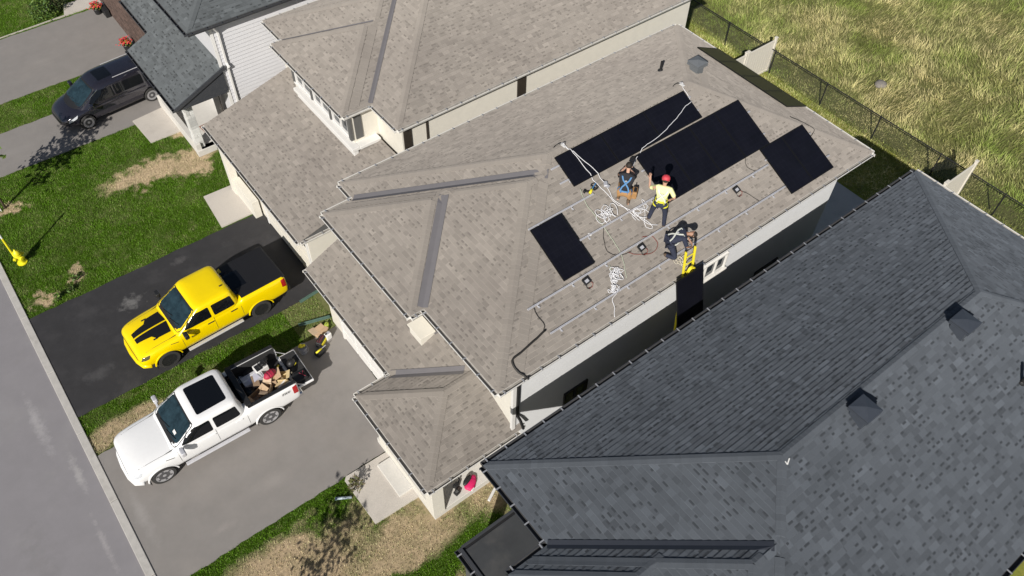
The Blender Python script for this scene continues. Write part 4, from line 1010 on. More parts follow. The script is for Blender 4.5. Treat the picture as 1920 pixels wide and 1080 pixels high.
# ---- minivan and the hatchback far left
def van(name, loc, rz, paint, label, wb, S, opt):
    t = empty(name, loc, rz, label, 'car' if opt.get('car') else 'minivan')
    hw = S*.985; L0, L1 = -.98*S, wb+1.02*S
    st = [(L0, .40, .92, .80*S, .03), (L0+.05, .34, 1.02, .88*S, .02), (L0+.25, .32, 1.06, hw-.03, .02), (0, .32, 1.06, hw, .02), (1.2, .30, 1.04, hw, .02), (wb-.9, .30, 1.02, hw, .03), (wb-.35, .30, 1.00, hw, .12), (wb+.1, .32, .95, hw-.01, .13), (wb+.5, .34, .86, hw-.05, .12), (wb+.78*S, .34, .76, hw-.15, .09), (wb+.95*S, .34, .66, hw-.30, .05), (L1, .38, .56, hw-.5, .02)]
    body = loft(st, section, paint, arch_cutters(wb, .385, hw)); finish(body, t, 'body')
    x0, x1 = L0+.04, wb+.12; H = opt.get('h', 1.76)
    lv = [(.95, x0, x1+.15, hw-.04), (1.08, x0+.02, x1-.06, hw-.055), (1.25, x0+.06, x1-.34, hw-.10), (1.42, x0+.12, x1-.62, hw-.155), (H-.18, x0+.18, x1-.86, hw-.20), (H-.09, x0+.24, x1-1.02, hw-.25), (H-.04, x0+.34, x1-1.18, hw-.33), (H-.012, x0+.5, x1-1.4, hw-.46), (H, x0+.8, x1-1.7, .25)]
    cab = greenhouse(lv, paint, ex=6.0); link('cabin', cab, None, t); bv = bvh_of([body, cab]); P = lambda *a, **k: patch(bv, *a, **k)
    P(rounded([(-.78*S, 1.0), (.78*S, 1.0), (.66*S, H-.15), (-.66*S, H-.15)], .10), 'yz+', .005, M_black, 'windscreen_surround', t)
    P(rounded([(-.73*S, 1.07), (.73*S, 1.07), (.62*S, H-.19), (-.62*S, H-.19)], .09), 'yz+', .010, M_windsh, 'windscreen', t)
    P(rounded([(-.62*S, 1.12), (.62*S, 1.12), (.54*S, H-.2), (-.54*S, H-.2)], .08), 'yz-', .006, M_carglass, 'rear_window', t)
    for sg, pl in ((1, 'xz+'), (-1, 'xz-')):
        fr = wb-.62
        segs = [(x0+.30, x0+1.0), (x0+1.06, fr-.98), (fr-.92, fr+.30)]
        for i, (a, b_) in enumerate(segs):
            top = H-.24
            pts = [(a, 1.10), (b_, 1.10), (b_-(.46 if i == 2 else 0), top), (a+(.16 if i == 0 else 0), top)]
            P(rounded(pts, .05), pl, .006, M_carglass, 'side_window', t)
        for xs in (segs[1][0]-.03, segs[1][1]+.03, fr+.22):
            P([(xs-.006, .42), (xs+.006, .42), (xs+.006, 1.06), (xs-.006, 1.06)], pl, .0025, M_seam, 'door_gap', t, rings=2)
        for xs in (segs[2][0]+.12, segs[1][1]-.12):
            h = bv.ray_cast(Vector((xs, 4*sg, .93)), Vector((0, -sg, 0)))[0]; b = MB(); b.box(h+Vector((0, .015*sg, 0)), (.2, .025, .035)); b.build('door_handle', paint, t, bevel=.008)
        mirror_part(t, fr+.30, 1.05, sg, hw-.06, paint, M_chrome)
        P(rounded([(wb+.36, .74), (wb+.74, .60), (wb+.70, .70), (wb+.28, .86)], .03), pl, .006, M_lens, 'headlight', t)
        P(rounded([(L0+.05, .70), (L0+.20, .72), (L0+.20, 1.0), (L0+.06, 1.0)], .03), pl, .008, M_tail, 'tail_light', t)
        P(rounded([(-.48*S, .74), (-.80*S, .74), (-.76*S, 1.0), (-.50*S, 1.0)] if sg > 0 else [(.48*S, .74), (.80*S, .74), (.76*S, 1.0), (.50*S, 1.0)], .04), 'yz-', .006, M_tail, 'tail_lens', t)
        pts = []
        for k in range(8):
            h = bv.ray_cast(Vector((x0+.6+(x1-1.9-x0-.6)*k/7, sg*(hw-.36), 4)), Vector((0, 0, -1)))[0]; pts.append(h+Vector((0, 0, .03)))
        b = MB(); b.tube(pts, .016, 6); b.build('roof_rail', M_alu, t)
        # bright window line from bonnet to roof
        pts = []
        for k in range(9):
            q = k/8; x = fr+.62-.95*q; z = 1.05+(H-.20-1.05)*q; h = bv.ray_cast(Vector((x, 4*sg, z)), Vector((0, -sg, 0)))[0]
            if h: pts.append(h+Vector((0, sg*.006, 0)))
        if len(pts) > 2 and not opt.get('car'): b = MB(); b.tube(pts, .016, 6); b.build('window_trim', M_chrome, t)
    for s in (-.5, .05):
        pts = []
        for k in range(7): h = bv.ray_cast(Vector((9, s+k*.09, 1.06+.012*k)), Vector((-1, 0, 0)))[0]; pts.append(h+Vector((.02, 0, .012)))
        b = MB(); b.tube(pts, .010, 5); b.build('wiper', M_black, t)
    if opt.get('roofglass'): P(rounded([(wb-1.85, -.42), (wb-1.20, -.44), (wb-1.20, .44), (wb-1.85, .42)], .06), 'xy', .006, M_carglass, 'sunroof', t)
    P(rounded([(-.5, .46), (.5, .46), (.55, .60), (-.55, .60)], .03), 'yz+', .006, M_black, 'grille', t)
    wells(t, wb, .385, hw, .40)
    for x in (0, wb):
        for s in (-1, 1): wheel(t, x, s*(hw-.13), s, .345, .23, M_rim, 10, name)
    return t
M_pg = mat('graphite_paint', (.024, .023, .033), .12, metal=.3, var=.03, coat=1.0, spec=.6); M_pk = mat('black_paint', (.012, .012, .013), .22, var=.03, coat=.6)
loc, av = seat_car((5.67, 14.14), (8.70, 14.38), .97)
van('minivan', (loc.x, loc.y, .018), av, M_pg, 'dark grey minivan parked half under the slate roof', 3.05, 1.0, dict(roofglass=True))
# ------------------------------------------------------------------ solar gear on the tan roof
def rs(x, y, o=0.0):
    h = HM(x, y)
    if h < 0: h = HM(min(max(x, XFR+.02), XBK-.02), min(max(y, YR+.01), YL-.02))-.05
    return Vector((x, y, h+o))
SA = math.atan(PM); CS = math.cos(SA)
def cells_mat():
    m = mat('solar_cells', (.0075, .0078, .0120), .30, var=.25, scale=1.5, spec=.2, coat=.08)
    n = m.node_tree.nodes; l = m.node_tree.links; b = n['Principled BSDF']; tc = n.new('ShaderNodeTexCoord')
    br = n.new('ShaderNodeTexBrick'); br.offset = 0; br.inputs['Scale'].default_value = 1; br.inputs['Mortar Size'].default_value = .0018
    br.inputs['Brick Width'].default_value = .17; br.inputs['Row Height'].default_value = .17
    br.inputs['Color1'].default_value = (1, 1, 1, 1); br.inputs['Color2'].default_value = (.9, .9, .95, 1); br.inputs['Mortar'].default_value = (2.1, 2.1, 2.1, 1)
    l.new(tc.outputs['Object'], br.inputs['Vector'])
    old = b.inputs['Base Color'].links[0].from_socket; vm = n.new('ShaderNodeVectorMath'); vm.operation = 'MULTIPLY'
    l.new(old, vm.inputs[0]); l.new(br.outputs['Color'], vm.inputs[1]); l.new(vm.outputs[0], b.inputs['Base Color']); return m
M_cell = cells_mat(); M_pframe = mat('panel_frame_black', (.016, .016, .018), .4, metal=.5, var=.05); M_back = mat('panel_backsheet', (.030, .022, .017), .6, var=.1)
PAN = {}
def panel(loc, w, h, rot_, label, group='black solar panels'):
    k = (w, h)
    if k not in PAN:
        f = MB(); t = .028; d = .04
        f.bx(-w/2, w/2, -h/2, -h/2+t, -d, .0); f.bx(-w/2, w/2, h/2-t, h/2, -d, .0); f.bx(-w/2, -w/2+t, -h/2+t, h/2-t, -d, -.001); f.bx(w/2-t, w/2, -h/2+t, h/2-t, -d, -.001)
        g = MB(); g.bx(-w/2+t, w/2-t, -h/2+t, h/2-t, -.012, -.004)
        bk = MB(); bk.bx(-w/2+t, w/2-t, -h/2+t, h/2-t, -.018, -.0125)
        j = MB(); j.box((0, h/2-.22, -.032), (.12, .10, .026))
        PAN[k] = (f.mesh('frame', M_pframe), g.mesh('laminate', M_cell), bk.mesh('backsheet', M_back), j.mesh('junction_box', M_black))
    e = empty('solar_panel', loc, 0, label, 'solar panel', group); e.rotation_euler = rot_
    for nm, me in zip(('frame', 'laminate', 'backsheet', 'junction_box'), PAN[k]): link(nm, me, None, e)
    return e
ordn = ['left end', 'second from left', 'third from left', 'right end']
SO = .125
for i in range(3):
    x = 15.02+1.785*(i+.5); panel(rs(x, -7.215, SO), 1.775, 1.055, (SA, 0, 0), 'black solar panel, %s of the three in the row along the ridge' % ['left', 'middle', 'right'][i])
for i in range(4):
    x = 17.40+1.15*(i+.5); panel(rs(x, -8.555, SO), 1.14, 1.77, (SA, 0, 0), 'black solar panel, %s of the four beside the red capped worker' % ordn[i])
for i in range(2):
    x = 21.50+1.05*(i+.5); panel(rs(x, -10.165, SO), 1.04, 1.75, (SA, 0, 0), 'black solar panel, %s half of the pair near the rear right corner' % ['left', 'right'][i])
panel(rs(13.585, -8.94, SO), 1.13, 1.74, (SA, 0, 0), 'lone black solar panel apart on the front end of the rails')
for i in range(4):
    y = -4.0-1.07*(i+.5); xx = 24.86; panel(rs(xx, y, SO), 1.42, 1.06, (0, SA, 0), 'brownish solar panel on the rear hip slope, %s from the top' % ['first', 'second', 'third', 'fourth'][i], 'solar panels on the rear slope')
panel((16.40, -11.66, 5.66), 1.10, 1.80, (R(75), 0, 0), 'dark solar panel hoisted upright against the yellow ladder', 'black solar panels')
def rail(y, x0, x1, label, feet=1.25):
    t = empty('mounting_rail', rs((x0+x1)/2, y, 0), 0, label, 'rail', 'aluminium mounting rails'); o0 = t.location
    L = lambda v: Vector(v)-o0
    b = MB(); p0, p1 = L(rs(x0, y, .065)), L(rs(x1, y, .065)); b.bar(p0+Vector((0, 0, .0)), p1, .046, .018); b.bar(p0+Vector((0, .016, .018)), p1+Vector((0, .016, .018)), .012, .02); b.bar(p0+Vector((0, -.016, .018)), p1+Vector((0, -.016, .018)), .012, .02); b.build('channel', M_alu, t)
    x = x0+.35
    while x < x1-.1:
        b = MB(); b.box(L(rs(x, y-.05, .02)), (.05, .10, .012)); b.box(L(rs(x, y-.03, .05)), (.045, .012, .07)); b.build('rail_foot', M_alu, t)
        b = MB(); b.lathe([(.012, 0), (.012, .03)], 6, L(rs(x, y-.04, .05))); b.build('bolt', M_black, t)
        x += feet
    return t
rail(-6.96, 14.72, 20.5, 'aluminium rail under the upper edge of the ridge row of panels'); rail(-7.42, 14.70, 20.45, 'aluminium rail under the lower edge of the ridge row of panels')
rail(-8.09, 13.0, 15.45, 'short aluminium rail along the upper edge of the lone panel'); rail(-9.0, 14.16, 22.1, 'aluminium rail from the lone panel past the standing worker')
rail(-9.85, 11.62, 21.45, 'long aluminium rail carrying the three inverter boxes'); rail(-10.65, 11.8, 21.5, 'lowest long aluminium rail nearest the gutter')
rail(-9.70, 21.45, 23.7, 'rail under the upper part of the rear corner panel pair'); rail(-10.56, 21.52, 23.8, 'rail stub poking out right of the rear corner panel pair')
rail(-8.2, 17.3, 22.15, 'rail under the upper part of the block of four panels')
def pathrs(pts, off, n=4, wob=0.0, seed=0):
    r = random.Random(seed); P = [Vector((p[0], p[1], 0)) for p in pts]; out = []
    for i in range(len(P)-1):
        p0, p1, p2, p3 = P[max(i-1, 0)], P[i], P[i+1], P[min(i+2, len(P)-1)]
        for k in range(n):
            t = k/n; q = .5*((2*p1)+(p2-p0)*t+(2*p0-5*p1+4*p2-p3)*t*t+(3*p1-p0-3*p2+p3)*t**3)
            out.append(q)
    out.append(P[-1])
    return [rs(q.x+r.uniform(-wob, wob), q.y+r.uniform(-wob, wob), off(q.x, q.y) if callable(off) else off) for q in out]
def on_panel(x, y):
    if 15.0 < x < 20.4 and -7.73 < y < -6.7: return .15
    if 17.38 < x < 22.02 and -9.37 < y < -7.74: return .15
    return .035
def line(name, pts, r, m, label, cat, off=on_panel, wob=.01, seed=1, group=None):
    b = MB(); b.tube(pathrs(pts, off, 4, wob, seed), r, 6); return tag(b.build(name, m, smooth=True), label, cat, group)
A1 = [(15.58, -6.48), (15.64, -6.87), (15.68, -7.46), (15.79, -7.97), (15.87, -8.26), (15.91, -8.59), (16.09, -8.82), (16.26, -9.07), (16.43, -9.51), (16.72, -9.68)]
A2 = [(15.60, -6.48), (15.70, -6.97), (15.88, -7.48), (15.99, -7.86), (15.98, -8.18), (15.92, -8.46), (16.06, -8.75), (16.16, -9.06), (16.26, -9.32)]
line('safety_rope', A1, .010, M_rope, 'white lifeline running from front ridge anchor to the standing worker', 'rope', seed=1)
line('safety_rope', A2, .010, M_rope, 'white lifeline from front ridge anchor past the kneeling worker into loops', 'rope', seed=2)
line('safety_rope', [(20.5, -6.56), (20.43, -7.09), (20.06, -7.19), (19.5, -7.37), (19.18, -7.46), (18.66, -7.57), (18.19, -7.64), (17.75, -7.68), (17.1, -7.95)], .010, M_rope, 'white lifeline draped over the ridge row from the rear anchor', 'rope', seed=3)
line('safety_rope', [(15.2, -7.75), (15.07, -8.16), (15.08, -8.46), (15.12, -8.91), (15.11, -9.43), (15.08, -9.84), (14.93, -10.19), (14.77, -10.45)], .010, M_rope_g, 'pale green rope crossing the rails straight down the slope', 'rope', seed=4)
line('roof_cable', [(15.1, -9.0), (14.86, -9.3), (14.76, -9.6), (14.98, -9.84), (15.43, -9.93)], .009, M_cable, 'thin dark cable looping under the long rail to the inverter', 'cable', seed=5)
line('safety_rope', [(14.55, -9.95), (14.48, -10.2), (14.50, -10.4)], .012, M_rope_g, 'short pale green rope end dropping into the large coil', 'rope', seed=6)
line('safety_rope', [(14.24, -10.65), (14.01, -10.73), (13.95, -10.86), (13.87, -10.99), (13.74, -11.14)], .010, M_rope, 'white rope tail tied down at the gutter', 'rope', seed=7)
line('roof_cable', [(11.86, -9.82), (11.8, -9.95), (11.8, -10.16), (11.82, -10.37), (11.7, -10.47)], .014, M_cable, 'short black cable hanging between the two lowest rails', 'cable', off=.03, seed=8)
line('roof_cable', [(11.75, -10.5), (11.25, -10.58), (10.74, -10.65), (10.46, -10.69), (10.40, -10.86), (10.43, -11.04), (10.52, -11.18), (10.54, -11.30)], .030, M_cable, 'thick black cable running from the lowest rail over the gutter', 'cable', off=.05, seed=9, wob=.004)
line('roof_cable', [(23.66, -8.81), (23.94, -9.19), (24.0, -9.58), (23.8, -9.73), (23.5, -9.72)], .012, M_cable, 'thin black cable curling out at the rear corner panels', 'cable', off=.03, seed=10)
line('roof_cable', [(20.9, -9.3), (20.75, -9.5), (20.8, -9.7), (21.0, -9.83)], .008, M_cable, 'thin dark lead hanging below the block of four panels', 'cable', off=.03, seed=11)
line('roof_cable', [(19.8, -9.9), (20.1, -10.2), (20.35, -10.62)], .008, M_cable, 'thin dark lead between the upper inverter and the lowest rail', 'cable', off=.03, seed=12)
line('roof_cable', [(16.0, -9.75), (16.3, -9.85), (16.3, -10.15), (15.95, -10.25), (15.5, -10.05), (15.3, -9.9)], .009, M_red, 'reddish lead curling around the middle inverter', 'cable', off=.03, seed=13)
def coil(x, y, rx, ry, turns, m, label, seed, rad=.009, h=.10):
    """a dropped rope: loops of unequal size and slant thrown over one another"""
    r = random.Random(seed); b = MB(); pts = []; n = 14
    for k in range(turns):
        cx, cy = r.gauss(0, .42)*rx, r.gauss(0, .42)*ry; a0 = r.uniform(0, 6.28); sx = rx*r.uniform(.28, .85); sy = sx*r.uniform(.35, .95)*ry/rx; th = r.uniform(0, 3.14); sg = r.choice((-1, 1)); z0 = .03+h*k/turns
        for q in range(int(n*r.uniform(.7, 1.15))):
            a = a0+sg*2*math.pi*q/n; u, v = sx*math.cos(a), sy*math.sin(a)
            pts.append((x+cx+u*math.cos(th)-v*math.sin(th), y+cy+u*math.sin(th)+v*math.cos(th), z0+.02*math.sin(a*2+k)))
    P = [Vector(p) for p in pts]; sm = []
    for i in range(len(P)): sm.append((P[max(i-1, 0)]+2*P[i]+P[min(i+1, len(P)-1)])/4)
    b.tube([rs(p.x, p.y, p.z) for p in sm], rad, 6); return tag(b.build('rope_coil', m, smooth=True), label, 'rope', 'coils of rope on the roof')
coil(15.40, -8.74, .27, .22, 12, M_rope, 'tangled white rope coil left of the kneeling worker', 21)
coil(14.54, -10.26, .24, .22, 12, M_rope, 'upper half of the big white rope heap above the gutter', 22)
coil(14.22, -10.53, .22, .15, 9, M_rope, 'lower half of the big white rope heap on the lowest rail', 23)
coil(16.40, -9.18, .42, .26, 5, M_rope, 'loose white rope loops at the feet of the standing worker', 24, h=.06)
coil(16.62, -10.88, .20, .16, 9, mat('cream_rope', (.62, .57, .45), .85, var=.1), 'cream rope coil on the roof left of the ladder', 25, .008)
coil(17.45, -10.33, .16, .12, 2, M_rope, 'single thin loop of rope right of the crouching worker', 26, .008, .03)
# ridge anchors
for x, lb in ((15.55, 'white rope anchor on the ridge at its front end'), (20.52, 'white rope anchor on the ridge near the rear')):
    t = empty('rope_anchor', (x, -6.50, HM(x, -6.49)+.04), 0, lb, 'anchor', 'ridge anchors')
    b = MB(); b.box((0, 0, .01), (.10, .22, .012)); b.build('plate', M_white, t, bevel=.004)
    b = MB(); b.tube([(0, -.05, .02), (0, -.05, .07), (0, 0, .10), (0, .05, .07), (0, .05, .02)], .012, 6); b.build('ring', M_alu, t, smooth=True)
    b = MB(); b.tube([(-.02, .06, .02), (-.10, .12, .03), (-.20, .13, .01), (-.28, .11, -.01)], .012, 6); b.build('webbing', M_cable, t)
for x, lb in ((13.62, 'inverter box below the lone front panel'), (15.75, 'inverter box on the long rail, middle of three'), (19.82, 'inverter box on the long rail nearest the rear')):
    t = empty('inverter', rs(x, -10.0, .09), 0, 'black micro '+lb, 'inverter', 'micro inverters'); t.rotation_euler = (SA, 0, .12)
    b = MB(); b.box((0, 0, 0), (.24, .20, .04)); b.build('case', M_black, t, bevel=.012)
    b = MB(); b.box((0, -.01, .0225), (.13, .09, .003)); b.build('label_plate', M_alu, t)
    for k in range(5): b = MB(); b.box((-.09+.045*k, .075, .024), (.012, .04, .012)); b.build('fin', M_black, t)
    for s in (-1, 1): b = MB(); b.tube([(s*.10, -.10, 0), (s*.13, -.17, -.02), (s*.05, -.24, -.05), (-s*.05, -.2, -.05)], .009, 5); b.build('lead', M_red if s > 0 else M_cable, t)
# tools by the kneeling worker
t = empty('cordless_drill', rs(15.45, -7.98, .02), .5, 'black and yellow cordless drill lying by the ridge row', 'drill')
b = MB(); b.tube([(-.12, 0, .05), (.10, 0, .05)], .04, 8); b.build('body', M_yel, t, smooth=True); b = MB(); b.tube([(.10, 0, .05), (.19, 0, .05)], [.03, .015], 8); b.build('chuck', M_black, t); b = MB(); b.bar((-.06, 0, .05), (-.10, .14, .05), .05, .05); b.build('grip', M_black, t, bevel=.012); b = MB(); b.box((-.11, .17, .05), (.12, .07, .08)); b.build('battery', M_black, t, bevel=.01)
t = empty('harness_bag', rs(15.62, -7.92, .02), .2, 'heap of black straps with blue buckles beside the drill', 'harness')
b = MB(); r_ = random.Random(4)
pts = [Vector((.17*math.cos(a*.9)*(.6+.4*math.sin(a*1.7)), .12*math.sin(a*.9), .02+.05*abs(math.sin(a*.7)))) for a in [i*.3 for i in range(46)]]
b.tube(pts, .014, 5); b.build('strap', M_black, t); b = MB(); b.bar((-.12, -.02, .07), (.10, .03, .08), .03, .02); b.build('buckle_strap', mat('blue_web', (.05, .20, .42), .7), t)
t = empty('grinder', rs(15.98, -8.02, .03), .9, 'grey metal clamp tool left of the kneeling worker', 'tool')
b = MB(); b.box((0, 0, .05), (.20, .12, .08)); b.build('case', M_alu, t, bevel=.02); b = MB(); b.tube([(.08, .0, .05), (.18, .08, .05)], .03, 8); b.build('handle', M_black, t); b = MB(); b.lathe([(.07, 0), (.07, .01)], 14, (-.10, -.05, .06)); b.build('disc', M_alu, t)
t = empty('impact_driver', rs(16.95, -7.98, .03), .75, 'long black bar tool lying in front of the kneeling worker', 'tool')
b = MB(); b.bar((-.28, 0, .03), (.30, 0, .03), .04, .03); b.build('shaft', M_black, t); b = MB(); b.box((.30, 0, .04), (.08, .07, .06)); b.build('head', M_black, t, bevel=.01)
t = empty('hardware_pouch', rs(14.58, -8.98, .03), 0, 'small white hardware pouch lying on the shingles below the coil', 'bag'); b = MB(); b.box((0, 0, .02), (.07, .12, .03)); b.build('pouch', M_white, t, bevel=.012)
# ladder standing between the houses
t = empty('extension_ladder', (16.60, -11.75, 0), 0, 'yellow fibreglass ladder rising past the gutter by the crouching worker', 'ladder')
y0, y1 = -.12, .66; zt = 7.15
for s in (-1, 1): b = MB(); b.bar((s*.19, y0, 0), (s*.19, y1, zt), .075, .035, up=Vector((1, 0, 0))); b.build('stile', M_yel, t, bevel=.006); b = MB(); b.box((s*.19, y0, .03), (.06, .12, .06)); b.build('foot', M_rubber, t)
k = 0
while .3+k*.3 < zt-.1:
    z = .3+k*.3; y = y0+(y1-y0)*z/zt; b = MB(); b.tube([(-.19, y, z), (.19, y, z)], .017, 8); b.build('rung', M_alu if z < 6.3 else M_yel, t); k += 1
t = empty('hose_coil', (16.58, -11.28, 6.30), 0, 'coil of bright yellow hose hung on the ladder top', 'hose')
b = MB(); pts = [Vector((.13*math.cos(a)*(1+.1*math.sin(a*.37)), -.02+.012*math.sin(a*.21)*3, .12+.15*math.sin(a))) for a in [i*.35 for i in range(110)]]; b.tube(pts, .014, 6); b.build('hose', M_yel, t, smooth=True); b = MB(); b.tube([(.13, 0, .1), (.15, 0, 0)], .02, 6); b.build('nozzle', M_black, t)
# ------------------------------------------------------------------ people
def skin_mesh(name, nodes, edges, m, parent, sub=1, root=0):
    me = bpy.data.meshes.new(name); me.from_pydata([tuple(n[0]) for n in nodes], edges, []); me.materials.append(m); o = link(name, me, None, parent)
    s = o.modifiers.new('skin', 'SKIN'); s.use_smooth_shade = True
    for i, n in enumerate(nodes):
        v = me.skin_vertices[0].data[i]; r = n[1]; v.radius = r if isinstance(r, tuple) else (r, r); v.use_root = (i == root)
    q = o.modifiers.new('sub', 'SUBSURF'); q.levels = sub; q.render_levels = sub
    return o
M_skin = mat('skin_light', (.52, .31, .22), .5, var=.06, scale=20); M_skin2 = mat('skin_tan', (.34, .19, .125), .5, var=.06, scale=20)
M_navy = mat('navy_cloth', (.022, .027, .050), .85, var=.2, scale=14, bump=.3, bscale=50); M_blk = mat('black_cloth', (.014, .014, .018), .85, var=.2, scale=14, bump=.3, bscale=50)
M_hiviz = mat('hi_vis_shirt', (.82, .82, .40), .8, var=.07, scale=12, bump=.3, bscale=40); M_tanc = mat('tan_canvas', (.36, .20, .08), .85, var=.15, scale=14)
M_hatr = mat('red_cap', (.55, .05, .07), .6, var=.1, scale=20); M_hair = mat('dark_hair', (.022, .016, .012), .7, var=.3, scale=60, bump=.5); M_boot = mat('brown_boot', (.10, .065, .04), .7, var=.15)
M_blue = mat('blue_webbing', (.07, .20, .40), .7, var=.1); M_silver = mat('reflective_tape', (.66, .68, .62), .4, var=.05); M_yweb = mat('yellow_webbing', (.72, .70, .04), .7, var=.05)
def person(O, fdir, J, skinm, shirt_m, trou_m, label, hat, strap_m, sleeve=.55, extra=None):
    F = Vector((fdir[0], fdir[1], 0)).normalized(); L = Vector((-F.y, F.x, 0)); U = Vector((0, 0, 1)); O = Vector(O)
    t = empty('person', O, 0, label, 'person', 'workers on the roof')
    g = lambda k: F*J[k][0]+L*J[k][1]+U*J[k][2]
    n = []; e = []; idx = {}
    def nd(k, p, r, par=None):
        n.append((p, r)); idx[k] = len(n)-1
        if par is not None: e.append((idx[par], idx[k]))
    nd('pelvis', g('pelvis'), (.125, .09)); nd('waist', (g('pelvis')+g('chest'))*.5, (.10, .075), 'pelvis'); nd('chest', g('chest'), (.115, .08), 'waist'); nd('neckb', g('neck')-(g('neck')-g('chest'))*.25, (.055, .05), 'chest')
    hd = (g('head')-g('neck')).normalized()
    nd('neck', g('neck')+hd*.06, .055, 'neckb'); nd('jaw', g('neck')+hd*.13, (.075, .085), 'neck'); nd('skull', g('neck')+hd*.20, (.085, .10), 'jaw'); nd('crown', g('neck')+hd*.27, (.06, .07), 'skull')
    for s in 'lr':
        nd('sh'+s, g('sh'+s), .05, 'chest'); nd('el'+s, g('el'+s), .044, 'sh'+s); nd('wr'+s, g('wr'+s), .030, 'el'+s)
        d = (g('wr'+s)-g('el'+s)).normalized(); sd = d.cross(hd if abs(d.dot(hd)) < .9 else F).normalized(); up = sd.cross(d)
        nd('pa'+s, g('wr'+s)+d*.075, (.036, .020), 'wr'+s)
        for i, (o_, ln) in enumerate(((-.030, .070), (-.010, .080), (.011, .075), (.030, .058))):
            a = g('wr'+s)+d*.115+sd*o_; b_ = a+d*ln*.5-up*.010; c = b_+d*ln*.40-up*.025
            nd('f%s%d' % (s, i), a, .0095, 'pa'+s); nd('g%s%d' % (s, i), b_, .009, 'f%s%d' % (s, i)); nd('h%s%d' % (s, i), c, .008, 'g%s%d' % (s, i))
        a = g('wr'+s)+d*.045+sd*(-.045)
        nd('t'+s, a, .011, 'wr'+s); nd('u'+s, a+d*.035-sd*.02-up*.012, .010, 't'+s); nd('v'+s, a+d*.065-sd*.022-up*.02, .009, 'u'+s)
        nd('hp'+s, g('hp'+s), .095, 'pelvis'); nd('kn'+s, g('kn'+s), .062, 'hp'+s); nd('an'+s, g('an'+s), .042, 'kn'+s); nd('to'+s, g('to'+s), (.042, .032), 'an'+s)
    skin_mesh('body', n, e, skinm, t, 2)
    # clothing
    sn = [(g('pelvis')-(g('chest')-g('pelvis')).normalized()*.04, (.172, .135)), ((g('pelvis')+g('chest'))*.5, (.165, .13)), (g('chest'), (.19, .15)), (g('neck')+hd*.01, (.09, .085))]; se = [(0, 1), (1, 2), (2, 3)]
    for s in 'lr':
        k = len(sn); sn += [(g('sh'+s), .080), (g('sh'+s).lerp(g('el'+s), sleeve), .066), (g('sh'+s).lerp(g('el'+s), sleeve+.12), .064)]; se += [(2, k), (k, k+1), (k+1, k+2)]
    skin_mesh('shirt', sn, se, shirt_m, t, 2)
    tn = [(g('pelvis'), (.168, .128))]; te = []
    for s in 'lr':
        k = len(tn); tn += [(g('hp'+s), .108), (g('hp'+s).lerp(g('kn'+s), .5), .092), (g('kn'+s), .078), (g('kn'+s).lerp(g('an'+s), .5), .068), (g('an'+s), .060)]; te += [(0, k), (k, k+1), (k+1, k+2), (k+2, k+3), (k+3, k+4)]
    skin_mesh('trousers', tn, te, trou_m, t, 2)
    for s in 'lr':
        a, b_ = g('an'+s), g('to'+s); d = (b_-a); bo = skin_mesh('boot', [(a+U*.05, .056), (a-U*.0, .058), (a.lerp(b_, .55), (.052, .044)), (b_, (.046, .034))], [(0, 1), (1, 2), (2, 3)], M_boot, t, 1)
    # head details
    fh = (F-hd*F.dot(hd)).normalized(); sdh = hd.cross(fh); hc = g('neck')+hd*.185
    b = MB(); b.ball(hc+fh*.105-hd*.01, (.016, .016, .022), 6, 5); b.build('nose', skinm, t, smooth=True)
    for s in (-1, 1):
        b = MB(); b.ball(hc+sdh*.092*s-hd*.005, (.012, .018, .03), 6, 5); b.build('ear', skinm, t, smooth=True)
        b = MB(); b.ball(hc+sdh*.034*s+fh*.092+hd*.015, .012, 6, 5); b.build('eye', M_hair, t, smooth=True)
    b = MB(); b.bar(hc+fh*.095-hd*.05+sdh*.025, hc+fh*.095-hd*.05-sdh*.025, .008, .008); b.build('mouth', mat('lip', (.30, .12, .10), .5), t)
    rotm = Matrix((fh, sdh, hd)).transposed()
    b = MB(); b.ball(hc+hd*.035-fh*.012, (.112, .100, .105), 14, 9, M=rotm); hobj = b.build('hair', M_hair, t, smooth=True)
    if hat is not None:
        b = MB(); b.lathe([(.118, 0), (.120, .03), (.110, .075), (.075, .115), (.02, .128), (.001, .13)], 20, hc+hd*.03, rotm); ho = b.build('cap', hat, t, smooth=True)
        b = MB(); b.box(hc+hd*.04+fh*.15, (.12, .15, .012), rotm); b.build('cap_peak', hat, ho, bevel=.005)
        b = MB(); b.ball(hc+hd*.162, .010, 6, 5); b.build('cap_button', hat, ho)
    # harness straps lie on the shirt's back and front, belt and leg loops
    if strap_m:
        ch, pe = g('chest'), g('pelvis'); sp = (ch-pe).normalized(); side = (g('shl')-g('shr')).normalized(); bk = side.cross(sp).normalized()
        if bk.dot(F) > 0 and abs(sp.z) > .5: bk = -bk
        if abs(sp.z) <= .5 and bk.z < 0: bk = -bk
        h = MB()
        for s in (-1, 1):
            for f_ in (1, -1):
                top = ch+side*.13*s+sp*.10+bk*.02*f_
                pts = [top+bk*.105*f_, ch+side*.09*s+bk*.165*f_, ch+side*.02*s-sp*.08+bk*.162*f_, pe.lerp(ch, .45)-side*.09*s+bk*.148*f_, pe-side*.13*s+bk*.135*f_+sp*.06]
                for p, q in zip(pts, pts[1:]): h.bar(p, q, .042, .012, up=bk)
            h.bar(ch+side*.13*s+sp*.10+bk*.11, ch+side*.13*s+sp*.10-bk*.07, .042, .012, up=sp)
        ho = h.build('harness', strap_m[0], t)
        h = MB(); N = 16
